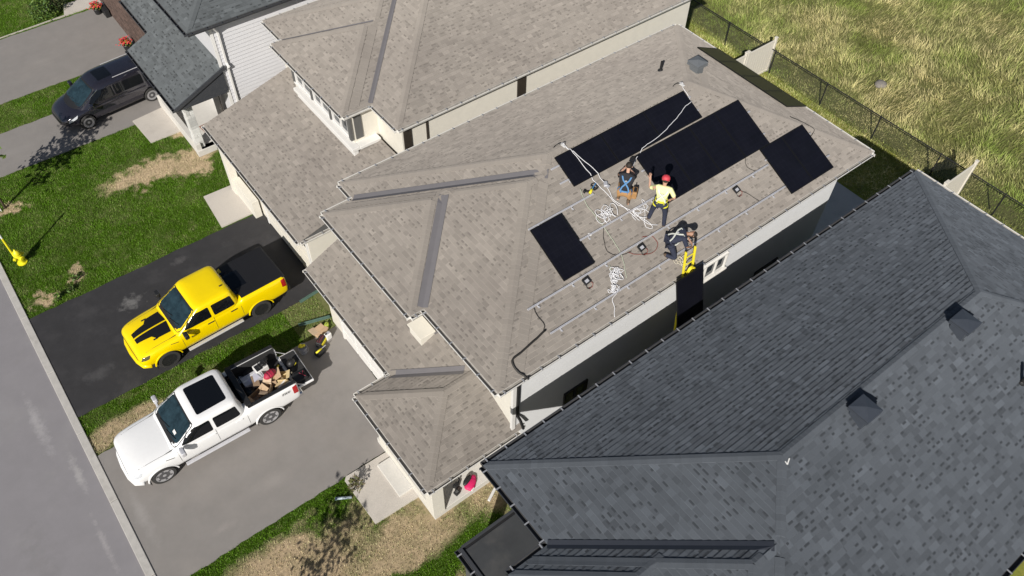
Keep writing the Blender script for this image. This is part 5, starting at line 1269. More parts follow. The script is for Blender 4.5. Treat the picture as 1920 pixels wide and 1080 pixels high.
        for k in range(N):
            a0, a1 = 2*math.pi*k/N, 2*math.pi*(k+1)/N; c = pe+sp*.05
            h.bar(c+side*.182*math.cos(a0)+bk*.148*math.sin(a0), c+side*.182*math.cos(a1)+bk*.148*math.sin(a1), .05, .012, up=bk if abs(math.sin((a0+a1)/2)) > .7 else side)
        h.build('waist_belt', strap_m[1], ho)
        h = MB(); h.box(ch+bk*.172-sp*.02, (.06, .06, .02)); h.build('back_ring', M_alu, ho, bevel=.01)
        for s in 'lr':
            m_ = g('hp'+s).lerp(g('kn'+s), .18); ax = (g('kn'+s)-g('hp'+s)).normalized(); u = ax.orthogonal().normalized(); w = ax.cross(u); h = MB()
            for k in range(12):
                a0, a1 = 2*math.pi*k/12, 2*math.pi*(k+1)/12; h.bar(m_+(u*math.cos(a0)+w*math.sin(a0))*.112, m_+(u*math.cos(a1)+w*math.sin(a1))*.112, .045, .010, up=(u*math.cos((a0+a1)/2)+w*math.sin((a0+a1)/2)))
            h.build('leg_loop', strap_m[1], ho)
            h = MB(); h.bar(pe+side*(.10 if s == 'l' else -.10)+bk*.14, m_+bk*.10, .045, .012, up=bk); h.build('thigh_strap', strap_m[1], ho)
    return t, g, F, L
zr_ = lambda x, y: HM(x, y)+.02
# standing, hi-vis shirt, red cap, seen from behind, left hand raised to the panel edge
O = (16.68, -9.62, zr_(16.68, -9.62))
fx, fy = .80, .60
def dz(f, l): return (rs(O[0]+f*fx-l*fy, O[1]+f*fy+l*fx).z+.02)-O[2]
J = dict(pelvis=(.0, 0, .95), chest=(.03, .0, 1.34), neck=(.03, .0, 1.53), head=(.08, .0, 1.78), shl=(.02, .20, 1.44), shr=(.02, -.20, 1.44), ell=(.12, .40, 1.26), wrl=(.34, .44, 1.40), elr=(-.04, -.36, 1.20), wrr=(.10, -.28, 1.00),
         hpl=(.0, .10, .88), hpr=(.0, -.10, .88), knl=(.03, .19, .49+dz(.03, .19)*.5), knr=(.03, -.19, .49+dz(.03, -.19)*.5), anl=(-.02, .25, .08+dz(-.02, .25)), anr=(-.02, -.23, .08+dz(-.02, -.23)), tol=(.15, .28, .04+dz(.15, .28)), tor=(.15, -.26, .04+dz(.15, -.26)))
person(O, (fx, fy), J, M_skin, M_hiviz, M_navy, 'standing worker in pale yellow shirt, red cap and dark trousers, back turned', M_hatr, (M_silver, M_yweb), .75)
# kneeling on his heels, black shirt with blue harness straps
O = (16.20, -8.60, zr_(16.20, -8.60)); fx, fy = .78, .63
J = dict(pelvis=(-.02, 0, .34), chest=(.16, .0, .70), neck=(.24, .0, .88), head=(.36, .0, 1.06), shl=(.18, .19, .79), shr=(.18, -.19, .79), ell=(.40, .26, .62), wrl=(.58, .16, .52+dz(.58, .16)*.6), elr=(.42, -.24, .64), wrr=(.62, -.08, .55+dz(.6, -.08)*.6),
         hpl=(.02, .10, .32), hpr=(.02, -.10, .32), knl=(.42, .16, .11+dz(.42, .16)), knr=(.34, -.24, .13+dz(.34, -.24)), anl=(.02, .14, .09+dz(.02, .14)), anr=(-.02, -.16, .09+dz(-.02, -.16)), tol=(-.12, .15, .05+dz(-.12, .15)), tor=(-.14, -.17, .05+dz(-.14, -.17)))
tk, gk, Fk, Lk = person(O, (fx, fy), J, M_skin, M_blk, M_tanc, 'kneeling worker in black shirt with blue harness straps and tan trousers', None, (M_blue, M_blue), .6)
t = empty('tool_pouch', Vector(O)+Fk*.18-Lk*.30+Vector((0, 0, .06)), math.atan2(.63, .78), 'tan leather tool pouch beside the kneeling worker', 'tool bag')
b = MB(); b.box((0, 0, .13), (.30, .16, .26)); b.build('pocket', M_tanc, t, bevel=.04, seg=3); b = MB(); b.box((0, -.01, .262), (.18, .09, .012)); b.build('opening', M_black, t); b = MB(); b.tube([(.05, 0, .2), (.08, .02, .36)], .015, 6); b.build('tool_handle', M_black, t)
# crouching at the ladder, navy clothes with pale straps, head bent down
O = (16.52, -10.42, zr_(16.52, -10.42)); fx, fy = .80, -.60
J = dict(pelvis=(-.05, 0, .40), chest=(.26, .0, .66), neck=(.40, .0, .74), head=(.58, -.0, .70), shl=(.28, .19, .70), shr=(.30, -.19, .70), ell=(.42, .26, .46), wrl=(.56, .10, .34), elr=(.40, -.28, .46), wrr=(.54, -.16, .32),
         hpl=(-.02, .11, .36), hpr=(-.02, -.11, .36), knl=(.28, .22, .34+dz(.28, .22)), knr=(.16, -.30, .12+dz(.16, -.30)), anl=(.10, .20, .09+dz(.10, .20)), anr=(-.16, -.22, .09+dz(-.16, -.22)), tol=(.27, .22, .05+dz(.27, .22)), tor=(-.03, -.26, .05+dz(-.03, -.26)))
person(O, (fx, fy), J, M_skin2, M_navy, M_navy, 'crouching worker in navy with pale harness straps, bent over the ladder top', None, (M_silver, M_navy), .85)
# ------------------------------------------------------------------ fences
M_mesh = mat('black_chain_wire', (.012, .012, .013), .6, var=.1)
def chain_fence(y0, y1, x, label, posts):
    t = empty('chain_link_fence', (x, (y0+y1)/2, 0), 0, label, 'fence'); oy = (y0+y1)/2; h = 1.31
    for y in posts:
        b = MB(); b.lathe([(.032, -.02), (.032, h+.03), (.02, h+.06), (.001, h+.065)], 10, (0, y-oy, 0)); b.build('post', M_mesh, t)
    b = MB(); b.tube([(0, y0-oy, h), (0, y1-oy, h)], .026, 8); b.build('top_rail', M_mesh, t)
    b = MB(); b.tube([(0, y0-oy, .06), (0, y1-oy, .06)], .006, 5); b.build('bottom_wire', M_mesh, t)
    w = MB(); s = .085; n = int((y1-y0)/s)                # diamond mesh of crossing wires
    for d in (1, -1):
        k = -int(h/s)-1
        while k*s < (y1-y0):
            a = y0-oy+k*s; p = (a, .05) if d > 0 else (a, h-.02); q = (a+(h-.07), h-.02) if d > 0 else (a+(h-.07), .05)
            lo, hi = y0-oy, y1-oy
            def cl(P, Q):
                (ya, za), (yb, zb) = P, Q
                if ya < lo: f = (lo-ya)/(yb-ya); za = za+(zb-za)*f; ya = lo
                if yb > hi: f = (hi-ya)/(yb-ya); zb = za+(zb-za)*f; yb = hi
                return (ya, za), (yb, zb)
            if p[0] < hi and q[0] > lo:
                P_, Q_ = cl(p, q); w.tube([(.004*d, P_[0], P_[1]), (.004*d, Q_[0], Q_[1])], .0035, 3, cap=False)
            k += 1
    w.build('wire_mesh', M_mesh, t, kind='stuff'); return t
ps = [10.7, 7.7, 4.65, 1.63, -1.35, -4.5, -7.5, -10.6, -13.65, -16.7, -19.8]
chain_fence(-21, 12, 33.92, 'black chain link fence running along the wild grass field', ps)
def vinyl(x0, x1, y, label):
    t = empty('privacy_fence', ((x0+x1)/2, y, 0), 0, label, 'fence', 'white privacy fence panels'); ox = (x0+x1)/2; h = 1.8
    for x in (x0, x1): b = MB(); b.bx(x-ox-.06, x-ox+.06, -.06, .06, 0, h+.10); b.build('post', M_vinyl, t, bevel=.01); b = MB(); b.box((x-ox, 0, h+.125), (.15, .15, .04)); b.build('post_cap', M_vinyl, t, bevel=.015)
    n = int((x1-x0-.12)/.18)
    for k in range(n):
        a = x0-ox+.06+(x1-x0-.12)*k/n; c = x0-ox+.06+(x1-x0-.12)*(k+1)/n; b = MB(); b.bx(a+.003, c-.003, -.018, .018, .12, h-.08); b.build('board', M_vinyl, t, bevel=.004)
    for z in (.09, h-.06): b = MB(); b.bx(x0-ox+.06, x1-ox-.06, -.035, .035, z-.06, z+.06); b.build('rail', M_vinyl, t, bevel=.008)
    return t
M_vinyl = mat('ivory_vinyl', (.66, .62, .54), .5, var=.04)
vinyl(32.05, 34.0, -1.12, 'ivory privacy fence panel behind the rear corner of the solar roof'); vinyl(29.9, 31.9, -1.12, 'second ivory privacy fence panel nearer the solar house')
vinyl(31.9, 33.95, -12.0, 'ivory privacy fence panel behind the charcoal roof'); vinyl(29.7, 31.75, -12.0, 'second ivory privacy panel hidden behind the charcoal roof')
# ------------------------------------------------------------------ street side things
t = empty('fire_hydrant', (.68, 7.85, 0), .5, 'yellow fire hydrant with a tall yellow and white marker pole', 'hydrant')
M_hyd = mat('hydrant_yellow', (.78, .70, .02), .45, var=.05, scale=8)
b = MB(); b.lathe([(.19, 0), (.19, .04), (.13, .05), (.115, .10), (.115, .42), (.15, .43), (.15, .48), (.12, .50)], 18); b.build('barrel', M_hyd, t, smooth=False)
b = MB(); b.lathe([(.14, .50), (.145, .54), (.12, .62), (.07, .68), (.03, .70), (.03, .75), (.001, .76)], 18); b.build('bonnet', M_hyd, t, smooth=True)
for a in (0, math.pi): b = MB(); b.lathe([(.055, .08), (.055, .17), (.07, .17), (.07, .21), (.03, .22), (.03, .25)], 10, (0, 0, .36), Matrix.Rotation(a, 3, 'Z') @ Matrix.Rotation(R(90), 3, 'Y')); b.build('outlet', M_hyd, t)
b = MB(); b.lathe([(.08, .08), (.08, .16), (.095, .16), (.095, .21), (.03, .22)], 12, (0, 0, .33), Matrix.Rotation(R(-90), 3, 'Z') @ Matrix.Rotation(R(90), 3, 'Y')); b.build('pumper_outlet', M_hyd, t)
b = MB(); b.tube([(-.10, .08, .40), (-.10, .08, 1.45)], .038, 8); b.build('marker_pole', M_hyd, t); b = MB(); b.tube([(-.10, .08, 1.45), (-.10, .08, 1.68)], .0385, 8); b.build('reflector_band', M_white, t); b = MB(); b.tube([(-.10, .08, 1.68), (-.10, .08, 1.90)], .0385, 8); b.build('marker_top', M_hyd, t)
# ---- trees: tapered trunk, limbs, leaves as many small faces
M_bark = mat('bark', (.10, .075, .05), .9, var=.25, scale=20, bump=.4)
def leaf_mat(nm, c1, c2): return mat(nm, c1, .6, var=.2, scale=8, tone=.5, hue=c2, spec=.3)
def tree(x, y, h, crown_r, crown_z, n_leaf, leaf, m, label, seed, squash=.8, lean=(0, 0), trunk_r=.05, limbs=14, clump=.35):
    r = random.Random(seed); t = empty('young_tree', (x, y, 0), 0, label, 'tree'); tr = MB()
    top = Vector((lean[0], lean[1], h)); pts = [Vector((lean[0]*k/6+r.uniform(-.03, .03)*(k > 0), lean[1]*k/6+r.uniform(-.03, .03)*(k > 0), h*k/6)) for k in range(7)]
    tr.tube(pts, [trunk_r*(1-.8*k/6) for k in range(7)], 8); ends = []
    for i in range(limbs):
        f = r.uniform(.35, .95); p = Vector((lean[0]*f, lean[1]*f, h*f)); a = r.uniform(0, 6.28); ln = crown_r*r.uniform(.55, 1.05)*(1.15-.5*f)
        q = p+Vector((math.cos(a)*ln, math.sin(a)*ln, ln*r.uniform(.35, .9))); mid = p.lerp(q, .5)+Vector((0, 0, -.08*ln)); tr.tube([p, mid, q], [trunk_r*.45*(1-f*.5), trunk_r*.25, .006], 5); ends += [mid.lerp(q, .3), mid.lerp(q, .7), q]
        for k in range(3):
            s_ = mid.lerp(q, r.random()); w = s_+Vector((r.gauss(0, 1), r.gauss(0, 1), r.gauss(.3, .7))).normalized()*ln*.4; tr.tube([s_, w], [.010, .004], 4); ends.append(w)
    tr.build('trunk', M_bark, t, smooth=True); lf = MB()
    for i in range(n_leaf):
        e_ = r.choice(ends); c = e_+Vector((r.gauss(0, clump*crown_r), r.gauss(0, clump*crown_r), r.gauss(0, clump*crown_r*squash)))*.55
        u = Vector((r.gauss(0, 1), r.gauss(0, 1), r.gauss(0, .6))).normalized(); v = u.cross(Vector((r.gauss(0, 1), r.gauss(0, 1), r.gauss(0, 1)))).normalized(); s_ = leaf*r.uniform(.6, 1.3)
        lf.poly([c-u*s_, c+v*s_*.55, c+u*s_*1.1, c-v*s_*.55], 0, r.uniform(0, 1.1), min(1, max(0, r.gauss(.4, .3))))
    lf.build('crown', m, t, kind='stuff'); return t
M_leafd = leaf_mat('olive_bronze_leaf', (.085, .105, .03), (.17, .12, .07)); M_leafg = leaf_mat('green_leaf', (.05, .11, .022), (.12, .17, .03))
tree(1.05, 11.30, 3.7, .95, 3.1, 1000, .11, M_leafg, 'young street tree at the left edge casting a shadow on the drive', 3, limbs=16)
b = MB(); b.tube([(.86, 11.22, 0), (.86, 11.22, 1.35)], .028, 6); tag(b.build('tree_stake', M_white), 'pale tree stake at the left edge of the lawn', 'stake')
tree(1.05, -11.9, 3.8, .9, 3.1, 520, .085, M_leafd, 'young street tree just below the bottom edge shading the dry lawn', 5, trunk_r=.03, limbs=16, clump=.45)
def bush(x, y, r_, h, n_leaf, leaf, m, label, seed, name='shrub', spike=0.0):
    r = random.Random(seed); t = empty(name, (x, y, 0), 0, label, 'shrub'); st = MB()
    for i in range(9):
        a = r.uniform(0, 6.28); st.tube([(0, 0, 0), (math.cos(a)*r_*.4, math.sin(a)*r_*.4, h*.6), (math.cos(a)*r_*.8, math.sin(a)*r_*.8, h*.9)], [.012, .008, .003], 5)
    st.build('stems', M_bark, t); lf = MB()
    for i in range(n_leaf):
        a = r.uniform(0, 6.28); ph = r.random(); d = r.random()**.4; c = Vector((math.cos(a)*r_*d*math.sqrt(1-ph*ph*.8), math.sin(a)*r_*d*math.sqrt(1-ph*ph*.8), h*ph*(.6+.5*d)))
        u = Vector((r.gauss(0, 1), r.gauss(0, 1), r.gauss(spike, .6))).normalized(); v = u.cross(Vector((r.gauss(0, 1), r.gauss(0, 1), r.gauss(0, 1)))).normalized(); s_ = leaf*r.uniform(.6, 1.3)
        lf.poly([c-u*s_, c+v*s_*.45, c+u*s_*1.2, c-v*s_*.45], 0, r.uniform(0, 1.1), min(1, max(0, r.gauss(.4, .3))))
    lf.build('leaves', m, t, kind='stuff'); return t
bush(6.9, 24.5, .75, .8, 900, .07, M_leafg, 'leafy green shrub at the top left beside the dark car', 11); bush(7.7, 24.75, .55, .9, 600, .06, leaf_mat('dark_shrub_leaf', (.03, .055, .02), (.08, .09, .03)), 'darker shrub next to the far walkway', 12)
bush(6.22, -8.22, .28, .55, 140, .06, M_leafd, 'scraggly weed growing at the corner of the walkway', 13, spike=1.0)
for i, (x, y) in enumerate(((1.75, 5.35), (2.05, 5.75), (1.2, 5.2))): bush(x, y, .16, .25, 60, .06, M_leafg, 'broad leafed weed in the lawn by the fresh driveway, %s' % ['middle one', 'farthest from the street', 'nearest the street'][i], 20+i, 'weed', .8)
# flower pots at the brick garage
b = MB(); b.bx(9.38, 9.62, 22.35, 23.05, .02, .42); tag(b.build('infill_box', M_black, bevel=.02), 'low black planter box against the brick wall at the top edge', 'infill')  # plain black box filling the dark area between pot and brick wall
for px_, py_, lb_ in ((9.25, 19.05, 'black pot of red flowers at the near corner of the brick garage'), (9.20, 23.05, 'red and orange potted flowers at the top edge by the brick wall')):
  t = empty('flower_pot', (px_, py_, .02), 0, lb_, 'flower pot', 'flower pots')
  b = MB(); b.lathe([(.15, 0), (.20, .30), (.215, .31), (.20, .33), (.17, .31)], 16); b.build('pot', M_black, t)
  r_ = random.Random(2); lf = MB(); fl = MB()
  for i in range(260):
      c = Vector((r_.gauss(0, .13), r_.gauss(0, .13), .38+abs(r_.gauss(0, .10)))); u = Vector((r_.gauss(0, 1), r_.gauss(0, 1), r_.gauss(0, .5))).normalized(); v = u.orthogonal().normalized()
      q = lf if i % 5 < 3 else fl; c = c+(Vector((0, 0, .07)) if q is fl else Vector()); s_ = .05
      q.poly([c-u*s_, c+v*s_*.6, c+u*s_, c-v*s_*.6], 0, r_.random(), r_.random()*.6)
  lf.build('foliage', leaf_mat('pot_leaf', (.10, .14, .02), (.20, .20, .03)), t, kind='stuff'); fl.build('blossoms', mat('red_petal', (.55, .02, .03), .6, tone=.4), t, kind='stuff')
# ---- load in the white pickup's bed, in truck coordinates
Mw = Matrix.Translation(tW.location) @ Matrix.Rotation(aw, 4, 'Z')
def cargo(name, x, y, z, rz, label, cat): p = Mw @ Vector((x, y, z)); return empty(name, p, aw+rz, label, cat)
def carton(x, y, z, d, rz, label, open_=True, m=None):
    m = m or M_card; t = cargo('cardboard_box', x, y, z, rz, label, 'box'); w, l, h = d; k = .006; b = MB()
    b.bx(-w/2, w/2, -l/2, l/2, 0, k); b.bx(-w/2, -w/2+k, -l/2, l/2, k, h); b.bx(w/2-k, w/2, -l/2, l/2, k, h); b.bx(-w/2+k, w/2-k, -l/2, -l/2+k, k, h-.001); b.bx(-w/2+k, w/2-k, l/2-k, l/2, k, h-.001); b.build('carton', m, t)
    if open_:
        for s in (-1, 1):
            q = MB(); q.box((0, 0, 0), (w*.45, l-.02, k)); o = q.build('flap', m, t); o.location = (s*(w/2+w*.2), 0, h+.05); o.rotation_euler = (0, s*R(-25), 0)
    else: q = MB(); q.bx(-w/2, w/2, -l/2, l/2, h, h+k); q.build('lid', m, t); q = MB(); q.bx(-w/2+.01, w/2-.01, -.03, .03, h+k, h+k+.002); q.build('tape', M_white, t)
    return t
carton(.05, .42, .85, (.42, .36, .26), .3, 'open brown cardboard box at the front of the truck bed'); carton(-.48, .02, .85, (.52, .44, .30), -.2, 'brown cardboard box in the middle of the truck bed', True)
carton(-.82, .44, .85, (.40, .30, .18), .5, 'small closed cardboard box near the tailgate', False, mat('tan_card', (.55, .42, .24), .85)); carton(-.10, -.25, .85, (.70, .40, .34), .05, 'pale grey flat topped box along the bed side', False, mat('grey_carton', (.50, .49, .52), .8))
t = cargo('tool_bag', -.62, .02, 1.16, .3, 'crimson tool bag on top of the load', 'bag'); b = MB(); b.ball((0, 0, .10), (.24, .15, .13), 14, 8); b.build('bag_body', mat('crimson_nylon', (.42, .02, .06), .6, var=.15, scale=12), t, smooth=True)
for k in (-.09, .0, .09): b = MB(); b.tube([(k, -.15, .08), (k, -.10, .20), (k, 0, .245), (k, .10, .20), (k, .15, .08)], .010, 5); b.build('bag_strap', mat('dark_red_web', (.16, .01, .02), .7), t)
t = cargo('equipment_case', -.50, -.48, .85, .1, 'white and black equipment case by the far bed side', 'case'); b = MB(); b.box((0, 0, .20), (.44, .34, .40)); b.build('case', M_white, t, bevel=.02); b = MB(); b.box((.08, .02, .405), (.22, .26, .02)); b.build('lid_panel', M_black, t, bevel=.006); b = MB(); b.tube([(-.15, -.1, .40), (-.15, -.08, .47), (-.15, .08, .47), (-.15, .1, .40)], .014, 6); b.build('handle', M_black, t)
t = cargo('cable_heap', -.62, -.50, 1.27, 0, 'heap of black cables on the white case', 'cable'); b = MB(); r_ = random.Random(8); b.tube([Vector((.22*math.cos(a)*r_.uniform(.6, 1), .16*math.sin(a*1.07)*r_.uniform(.6, 1), .02+.09*r_.random())) for a in [i*.4 for i in range(90)]], .016, 5); b.build('cable', M_black, t)
t = cargo('plastic_tub', -.92, .60, .86, .2, 'white plastic tub lid leaning at the near bed side', 'tub'); b = MB(); b.box((0, 0, .10), (.40, .14, .20)); b.build('tub', M_white, t, bevel=.03); b = MB(); b.box((0, 0, .205), (.24, .09, .014)); b.build('lid', mat('blue_grey', (.18, .22, .30), .5), t, bevel=.004)
t = cargo('plank_bundle', .05, .64, .86, 0, 'dark angle bars lying along the near bed side', 'bars')
for k in range(3): b = MB(); b.bar((-.45, .02*k*3-.06, .02+.03*k), (.35, .02*k*3-.03, .02+.03*k), .035, .03); b.build('bar', M_black, t)
t = cargo('tool_bag', -1.45, -.18, .853, .4, 'black tool bag standing on the lowered tailgate', 'bag'); b = MB(); b.ball((0, 0, .13), (.17, .14, .15), 12, 8); b.build('bag_body', M_black, t, smooth=True); b = MB(); b.box((-.05, .10, .08), (.13, .06, .06)); b.build('pocket', M_yel, t, bevel=.015); b = MB(); b.tube([(-.1, 0, .24), (-.06, 0, .33), (.06, 0, .33), (.1, 0, .24)], .012, 6); b.build('handle', M_black, t)
t = cargo('tool_case', -1.43, .46, .853, 0, 'flat black tool case with red cord on the tailgate', 'case'); b = MB(); b.box((0, 0, .06), (.46, .36, .12)); b.build('case', M_black, t, bevel=.02); b = MB(); b.tube([(-.18, .12, .13), (-.05, -.10, .15), (-.12, .02, .14), (-.2, -.12, .13)], .010, 5); b.build('cord', mat('red_cord', (.40, .02, .06), .6), t)
b = MB(); b.box((0, 0, .03), (.06, .05, .05)); t = cargo('tape_roll', -1.30, .12, .853, 0, 'small beige tape roll on the tailgate', 'tape'); b.build('roll', M_wood, t, bevel=.012)
t = cargo('tool_bag', .22, .02, .85, .2, 'black duffel bag behind the cab in the truck bed', 'bag'); b = MB(); b.ball((0, 0, .12), (.20, .26, .14), 12, 8); b.build('bag_body', M_black, t, smooth=True); b = MB(); b.tube([(-.05, -.15, .22), (0, 0, .32), (-.05, .15, .22)], .012, 5); b.build('handle', M_black, t)
t = cargo('paper_sheet', -.18, -.22, 1.21, .1, 'white printed sheets on the grey box', 'paper'); b = MB(); b.box((0, 0, .004), (.42, .30, .006)); b.build('sheet', M_white, t); b = MB(); b.box((.06, .05, .010), (.36, .26, .004), Matrix.Rotation(.3, 3, 'Z')); b.build('top_sheet', mat('lilac_paper', (.55, .54, .62), .8), t)
carton(-.30, .34, .86, (.36, .30, .30), .9, 'open carton with folded flaps beside the crimson bag', True, mat('pale_card', (.58, .44, .30), .85))
carton(-.95, .18, .85, (.30, .34, .24), -.5, 'half open yellowish carton at the tailgate end', True, mat('yellow_card', (.60, .47, .25), .85))
t = cargo('cable_heap', -.05, .55, .87, 0, 'tangle of dark hoses by the near bed side', 'hose'); b = MB(); r_ = random.Random(18); b.tube([Vector((.26*math.cos(a)*r_.uniform(.5, 1), .12*math.sin(a*1.1)*r_.uniform(.5, 1), .03+.14*r_.random())) for a in [i*.45 for i in range(60)]], .018, 5); b.build('hose', M_black, t)
t = cargo('cordless_drill', -.98, -.30, .86, .8, 'yellow cordless drill near the tailgate hinge', 'drill'); b = MB(); b.tube([(-.12, 0, .05), (.10, 0, .05)], .04, 8); b.build('body', M_yel, t, smooth=True); b = MB(); b.bar((-.06, 0, .05), (-.10, .14, .05), .05, .05); b.build('grip', M_black, t, bevel=.012)
t = cargo('clamp_crate', .25, -.50, .85, 0, 'black crate of mounting clamps behind the cab', 'crate'); b = MB(); b.bx(-.18, .18, -.2, .2, 0, .02); b.bx(-.18, -.16, -.2, .2, .02, .26); b.bx(.16, .18, -.2, .2, .02, .26); b.bx(-.16, .16, -.2, -.18, .02, .26); b.bx(-.16, .16, .18, .2, .02, .26); b.build('crate', M_black, t)
for k in range(5): b = MB(); b.bar((-.12+.05*k, -.15, .12+.03*(k % 3)), (-.10+.05*k, .14, .16), .03, .03); b.build('clamp', M_alu, t)
# ---- things on the drive by the garage
t = empty('bucket', (7.40, -2.52, .018), 0, 'grey bucket with yellow rags on the drive behind the white pickup', 'bucket')
b = MB(); b.lathe([(.12, 0), (.15, .34), (.16, .345), (.16, .36), (.14, .36), (.135, .30), (.001, .29)], 20); b.build('pail', mat('grey_pail', (.36, .36, .40), .5), t); b = MB(); r_ = random.Random(3)
for k in range(5): b.ball((r_.uniform(-.07, .07), r_.uniform(-.07, .07), .36+r_.uniform(0, .05)), (.07, .06, .05), 8, 6)
b.build('rags', M_yel, t, smooth=True); b = MB(); b.tube([(-.15, 0, .34), (-.17, -.05, .2), (-.12, -.16, .16), (.12, -.16, .16), (.17, -.05, .2), (.15, 0, .34)], .006, 5); b.build('handle', M_alu, t)
t = empty('tool_bag', (8.10, -2.55, .018), .6, 'black and yellow open tool bag beside the garage wall', 'bag'); b = MB(); b.box((0, 0, .15), (.44, .24, .28)); b.build('bag_body', M_black, t, bevel=.04, seg=3); b = MB(); b.box((0, -.13, .14), (.34, .03, .14)); b.build('front_pocket', M_yel, t, bevel=.01); b = MB(); b.box((0, 0, .296), (.34, .14, .012)); b.build('opening', mat('maroon_lining', (.10, .025, .03), .8), t)
b = MB(); b.tube([(-.15, 0, .28), (-.12, 0, .42), (.12, 0, .42), (.15, 0, .28)], .014, 6); b.build('handle', M_black, t)
t = empty('tool_bag', (7.86, -2.92, .018), .3, 'black tool bag with yellow saw on the concrete grey drive', 'bag'); b = MB(); b.box((0, 0, .12), (.40, .24, .22)); b.build('bag_body', M_black, t, bevel=.04, seg=3); b = MB(); b.tube([(-.2, -.02, .27), (.05, -.04, .27)], .035, 8); b.build('saw_body', M_yel, t, smooth=True); b = MB(); b.bar((.05, -.04, .27), (.26, -.05, .27), .03, .01); b.build('blade', M_alu, t)
t = empty('jug', (8.42, -2.50, .018), .2, 'white jug with grey handle at the garage wall', 'jug'); b = MB(); b.box((0, 0, .15), (.24, .18, .30)); b.build('tank', M_white, t, bevel=.04, seg=3); b = MB(); b.box((.03, 0, .305), (.12, .10, .02)); b.build('top_panel', mat('grey_pail', (.36, .36, .40), .5), t, bevel=.008); b = MB(); b.lathe([(.03, 0), (.03, .05)], 10, (-.07, 0, .30)); b.build('cap', M_black, t)
t = empty('cardboard_box', (8.30, -2.06, .02), .2, 'crumpled brown cardboard and plastic wrap on the grass end', 'box'); b = MB(); b.box((0, 0, .08), (.50, .40, .14)); b.build('carton', M_card, t, bevel=.02); b = MB(); b.box((-.20, .08, .17), (.26, .34, .012), Matrix.Rotation(.25, 3, 'Y')); b.build('flap', mat('pale_card', (.58, .44, .30), .85), t); b = MB(); b.box((.16, -.12, .16), (.22, .20, .012), Matrix.Rotation(-.2, 3, 'X')); b.build('flap', M_card, t)
t = empty('refuse_bag', (8.62, -2.00, .02), .9, 'lime green bag squeezed between box and garage wall', 'bag'); b = MB(); b.ball((0, 0, .08), (.18, .09, .08), 10, 7); b.build('bag_body', mat('lime_plastic', (.42, .52, .06), .5), t, smooth=True); b = MB(); b.tube([(-.05, 0, .14), (0, 0, .19), (.05, 0, .14)], .01, 5); b.build('handle', M_black, t)
M_gstrip = mat('green_plank', (.085, .15, .12), .7, var=.15)
for (a, c, lb) in (((8.38, -.42, .05), (9.2, -.34, .05), 'grey green plank lying at the dark driveway edge'), ((7.82, -1.36, .05), (8.95, -1.70, .05), 'grey green plank lying on the grass strip by the garage')):
    t = empty('garden_plank', ((a[0]+c[0])/2, (a[1]+c[1])/2, .0), 0, lb, 'plank', 'green planks'); o_ = t.location.copy(); b = MB(); b.bar(Vector(a)-o_, Vector(c)-o_, .08, .03); b.build('board', M_gstrip, t, bevel=.004); b = MB(); b.bar(Vector(a)-o_+Vector((0, .045, .03)), Vector(c)-o_+Vector((0, .045, .03)), .02, .06); b.build('lip', M_gstrip, t)
# ---- porch things
t = empty('gym_bag', (9.12, -10.42, .285), .4, 'hot pink and black bag on the porch slab', 'bag'); b = MB(); b.ball((0, 0, .07), (.26, .17, .08), 14, 8); b.ball((.14, .02, .07), (.18, .12, .06), 12, 7); b.ball((-.08, -.08, .06), (.16, .12, .07), 12, 7); b.build('bag_body', mat('hot_pink', (.62, .012, .12), .6, var=.08), t, smooth=True); b = MB(); b.ball((.02, .12, .12), (.22, .10, .07), 12, 7); b.build('flap', M_black, t, smooth=True); b = MB(); b.box((-.14, -.18, .07), (.14, .06, .06)); b.build('pocket', M_white, t, bevel=.02)
t = empty('power_tool', (8.72, -10.22, .285), .3, 'black power tool lying on the porch under the eave', 'tool'); b = MB(); b.box((0, 0, .08), (.20, .14, .16)); b.build('case', M_black, t, bevel=.02); b = MB(); b.tube([(.08, 0, .1), (.22, .04, .1), (.24, .14, .1)], .025, 6); b.build('handle', M_black, t)
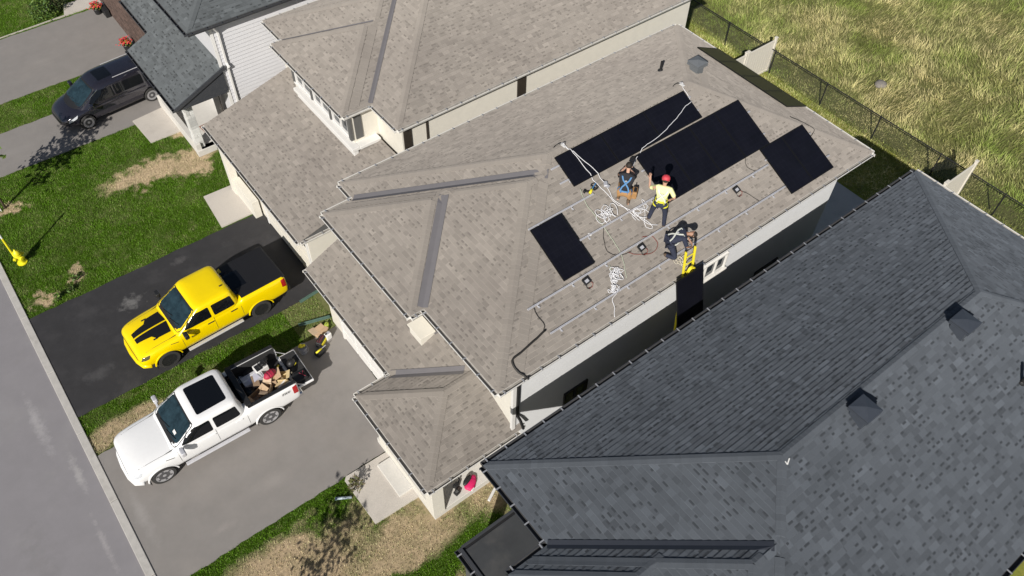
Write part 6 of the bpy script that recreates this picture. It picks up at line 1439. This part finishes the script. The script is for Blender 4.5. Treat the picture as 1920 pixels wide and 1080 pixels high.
t = empty('battery_case', (8.60, -10.42, .285), .2, 'small black square case on the porch slab', 'case'); b = MB(); b.box((0, 0, .06), (.18, .16, .12)); b.build('case', M_black, t, bevel=.02); b = MB(); b.box((0, 0, .123), (.10, .08, .006)); b.build('lid_panel', M_dgrey, t)
t = empty('downspout_extension', (9.57, -11.02, .05), math.atan2(.22, .42), 'white downspout piece lying on the dry grass below the charcoal eave', 'pipe'); b = MB(); b.bx(-.30, .30, -.045, .045, 0, .07); b.build('pipe', M_white, t, bevel=.012); b = MB(); b.bx(.302, .34, -.05, .05, -.004, .08); b.build('collar', M_white, t)
t = empty('drain_pipe', (5.72, -8.30, .0), math.atan2(-.29, .48), 'short blue grey pipe lying on the lawn near the walkway', 'pipe'); b = MB(); b.tube([(-.26, 0, .05), (.22, 0, .05)], .045, 10); b.build('pipe', mat('pale_blue_plastic', (.42, .50, .55), .4), t, smooth=True); b = MB(); b.tube([(-.30, 0, .05), (-.24, 0, .05)], .055, 10); b.build('coupling', mat('dark_blue_plastic', (.12, .17, .24), .4), t)
t = empty('door_mat', (9.75, 10.75, .305), .1, 'reddish brown door mat on the slate house porch', 'mat'); M_mat = mat('coir_mat', (.25, .12, .08), .95, var=.2, scale=30, bump=.4)
b = MB(); b.box((0, 0, .01), (.42, .66, .02)); b.build('mat', M_mat, t, bevel=.005)
for k in range(5): b = MB(); b.box((-.16+.08*k, 0, .022), (.05, .60, .006)); b.build('rib', M_mat, t)
t = empty('wall_lamp', (17.62, -12.02, 4.0), 0, 'small pale lamp on the charcoal house wall in the gap', 'lamp'); b = MB(); b.lathe([(.04, 0), (.08, .06), (.08, .16), (.03, .2)], 12); b.build('shade', M_white, t, smooth=True); b = MB(); b.bar((0, -.8, .1), (0, -.06, .1), .03, .03); b.build('arm', M_black, t)
# field boulder
t = MB(); r_ = random.Random(6); t.ball((0, 0, 0), (.34, .28, .18), 12, 8); o = t.build('boulder', mat('field_stone', (.22, .20, .18), .9, var=.2, scale=6, bump=.4), smooth=True)
o.location = (37.6, -5.3, .12)
for v in o.data.vertices: v.co *= 1+.18*noise.noise(v.co*4)
tag(o, 'grey boulder half hidden in the wild grass', 'rock')
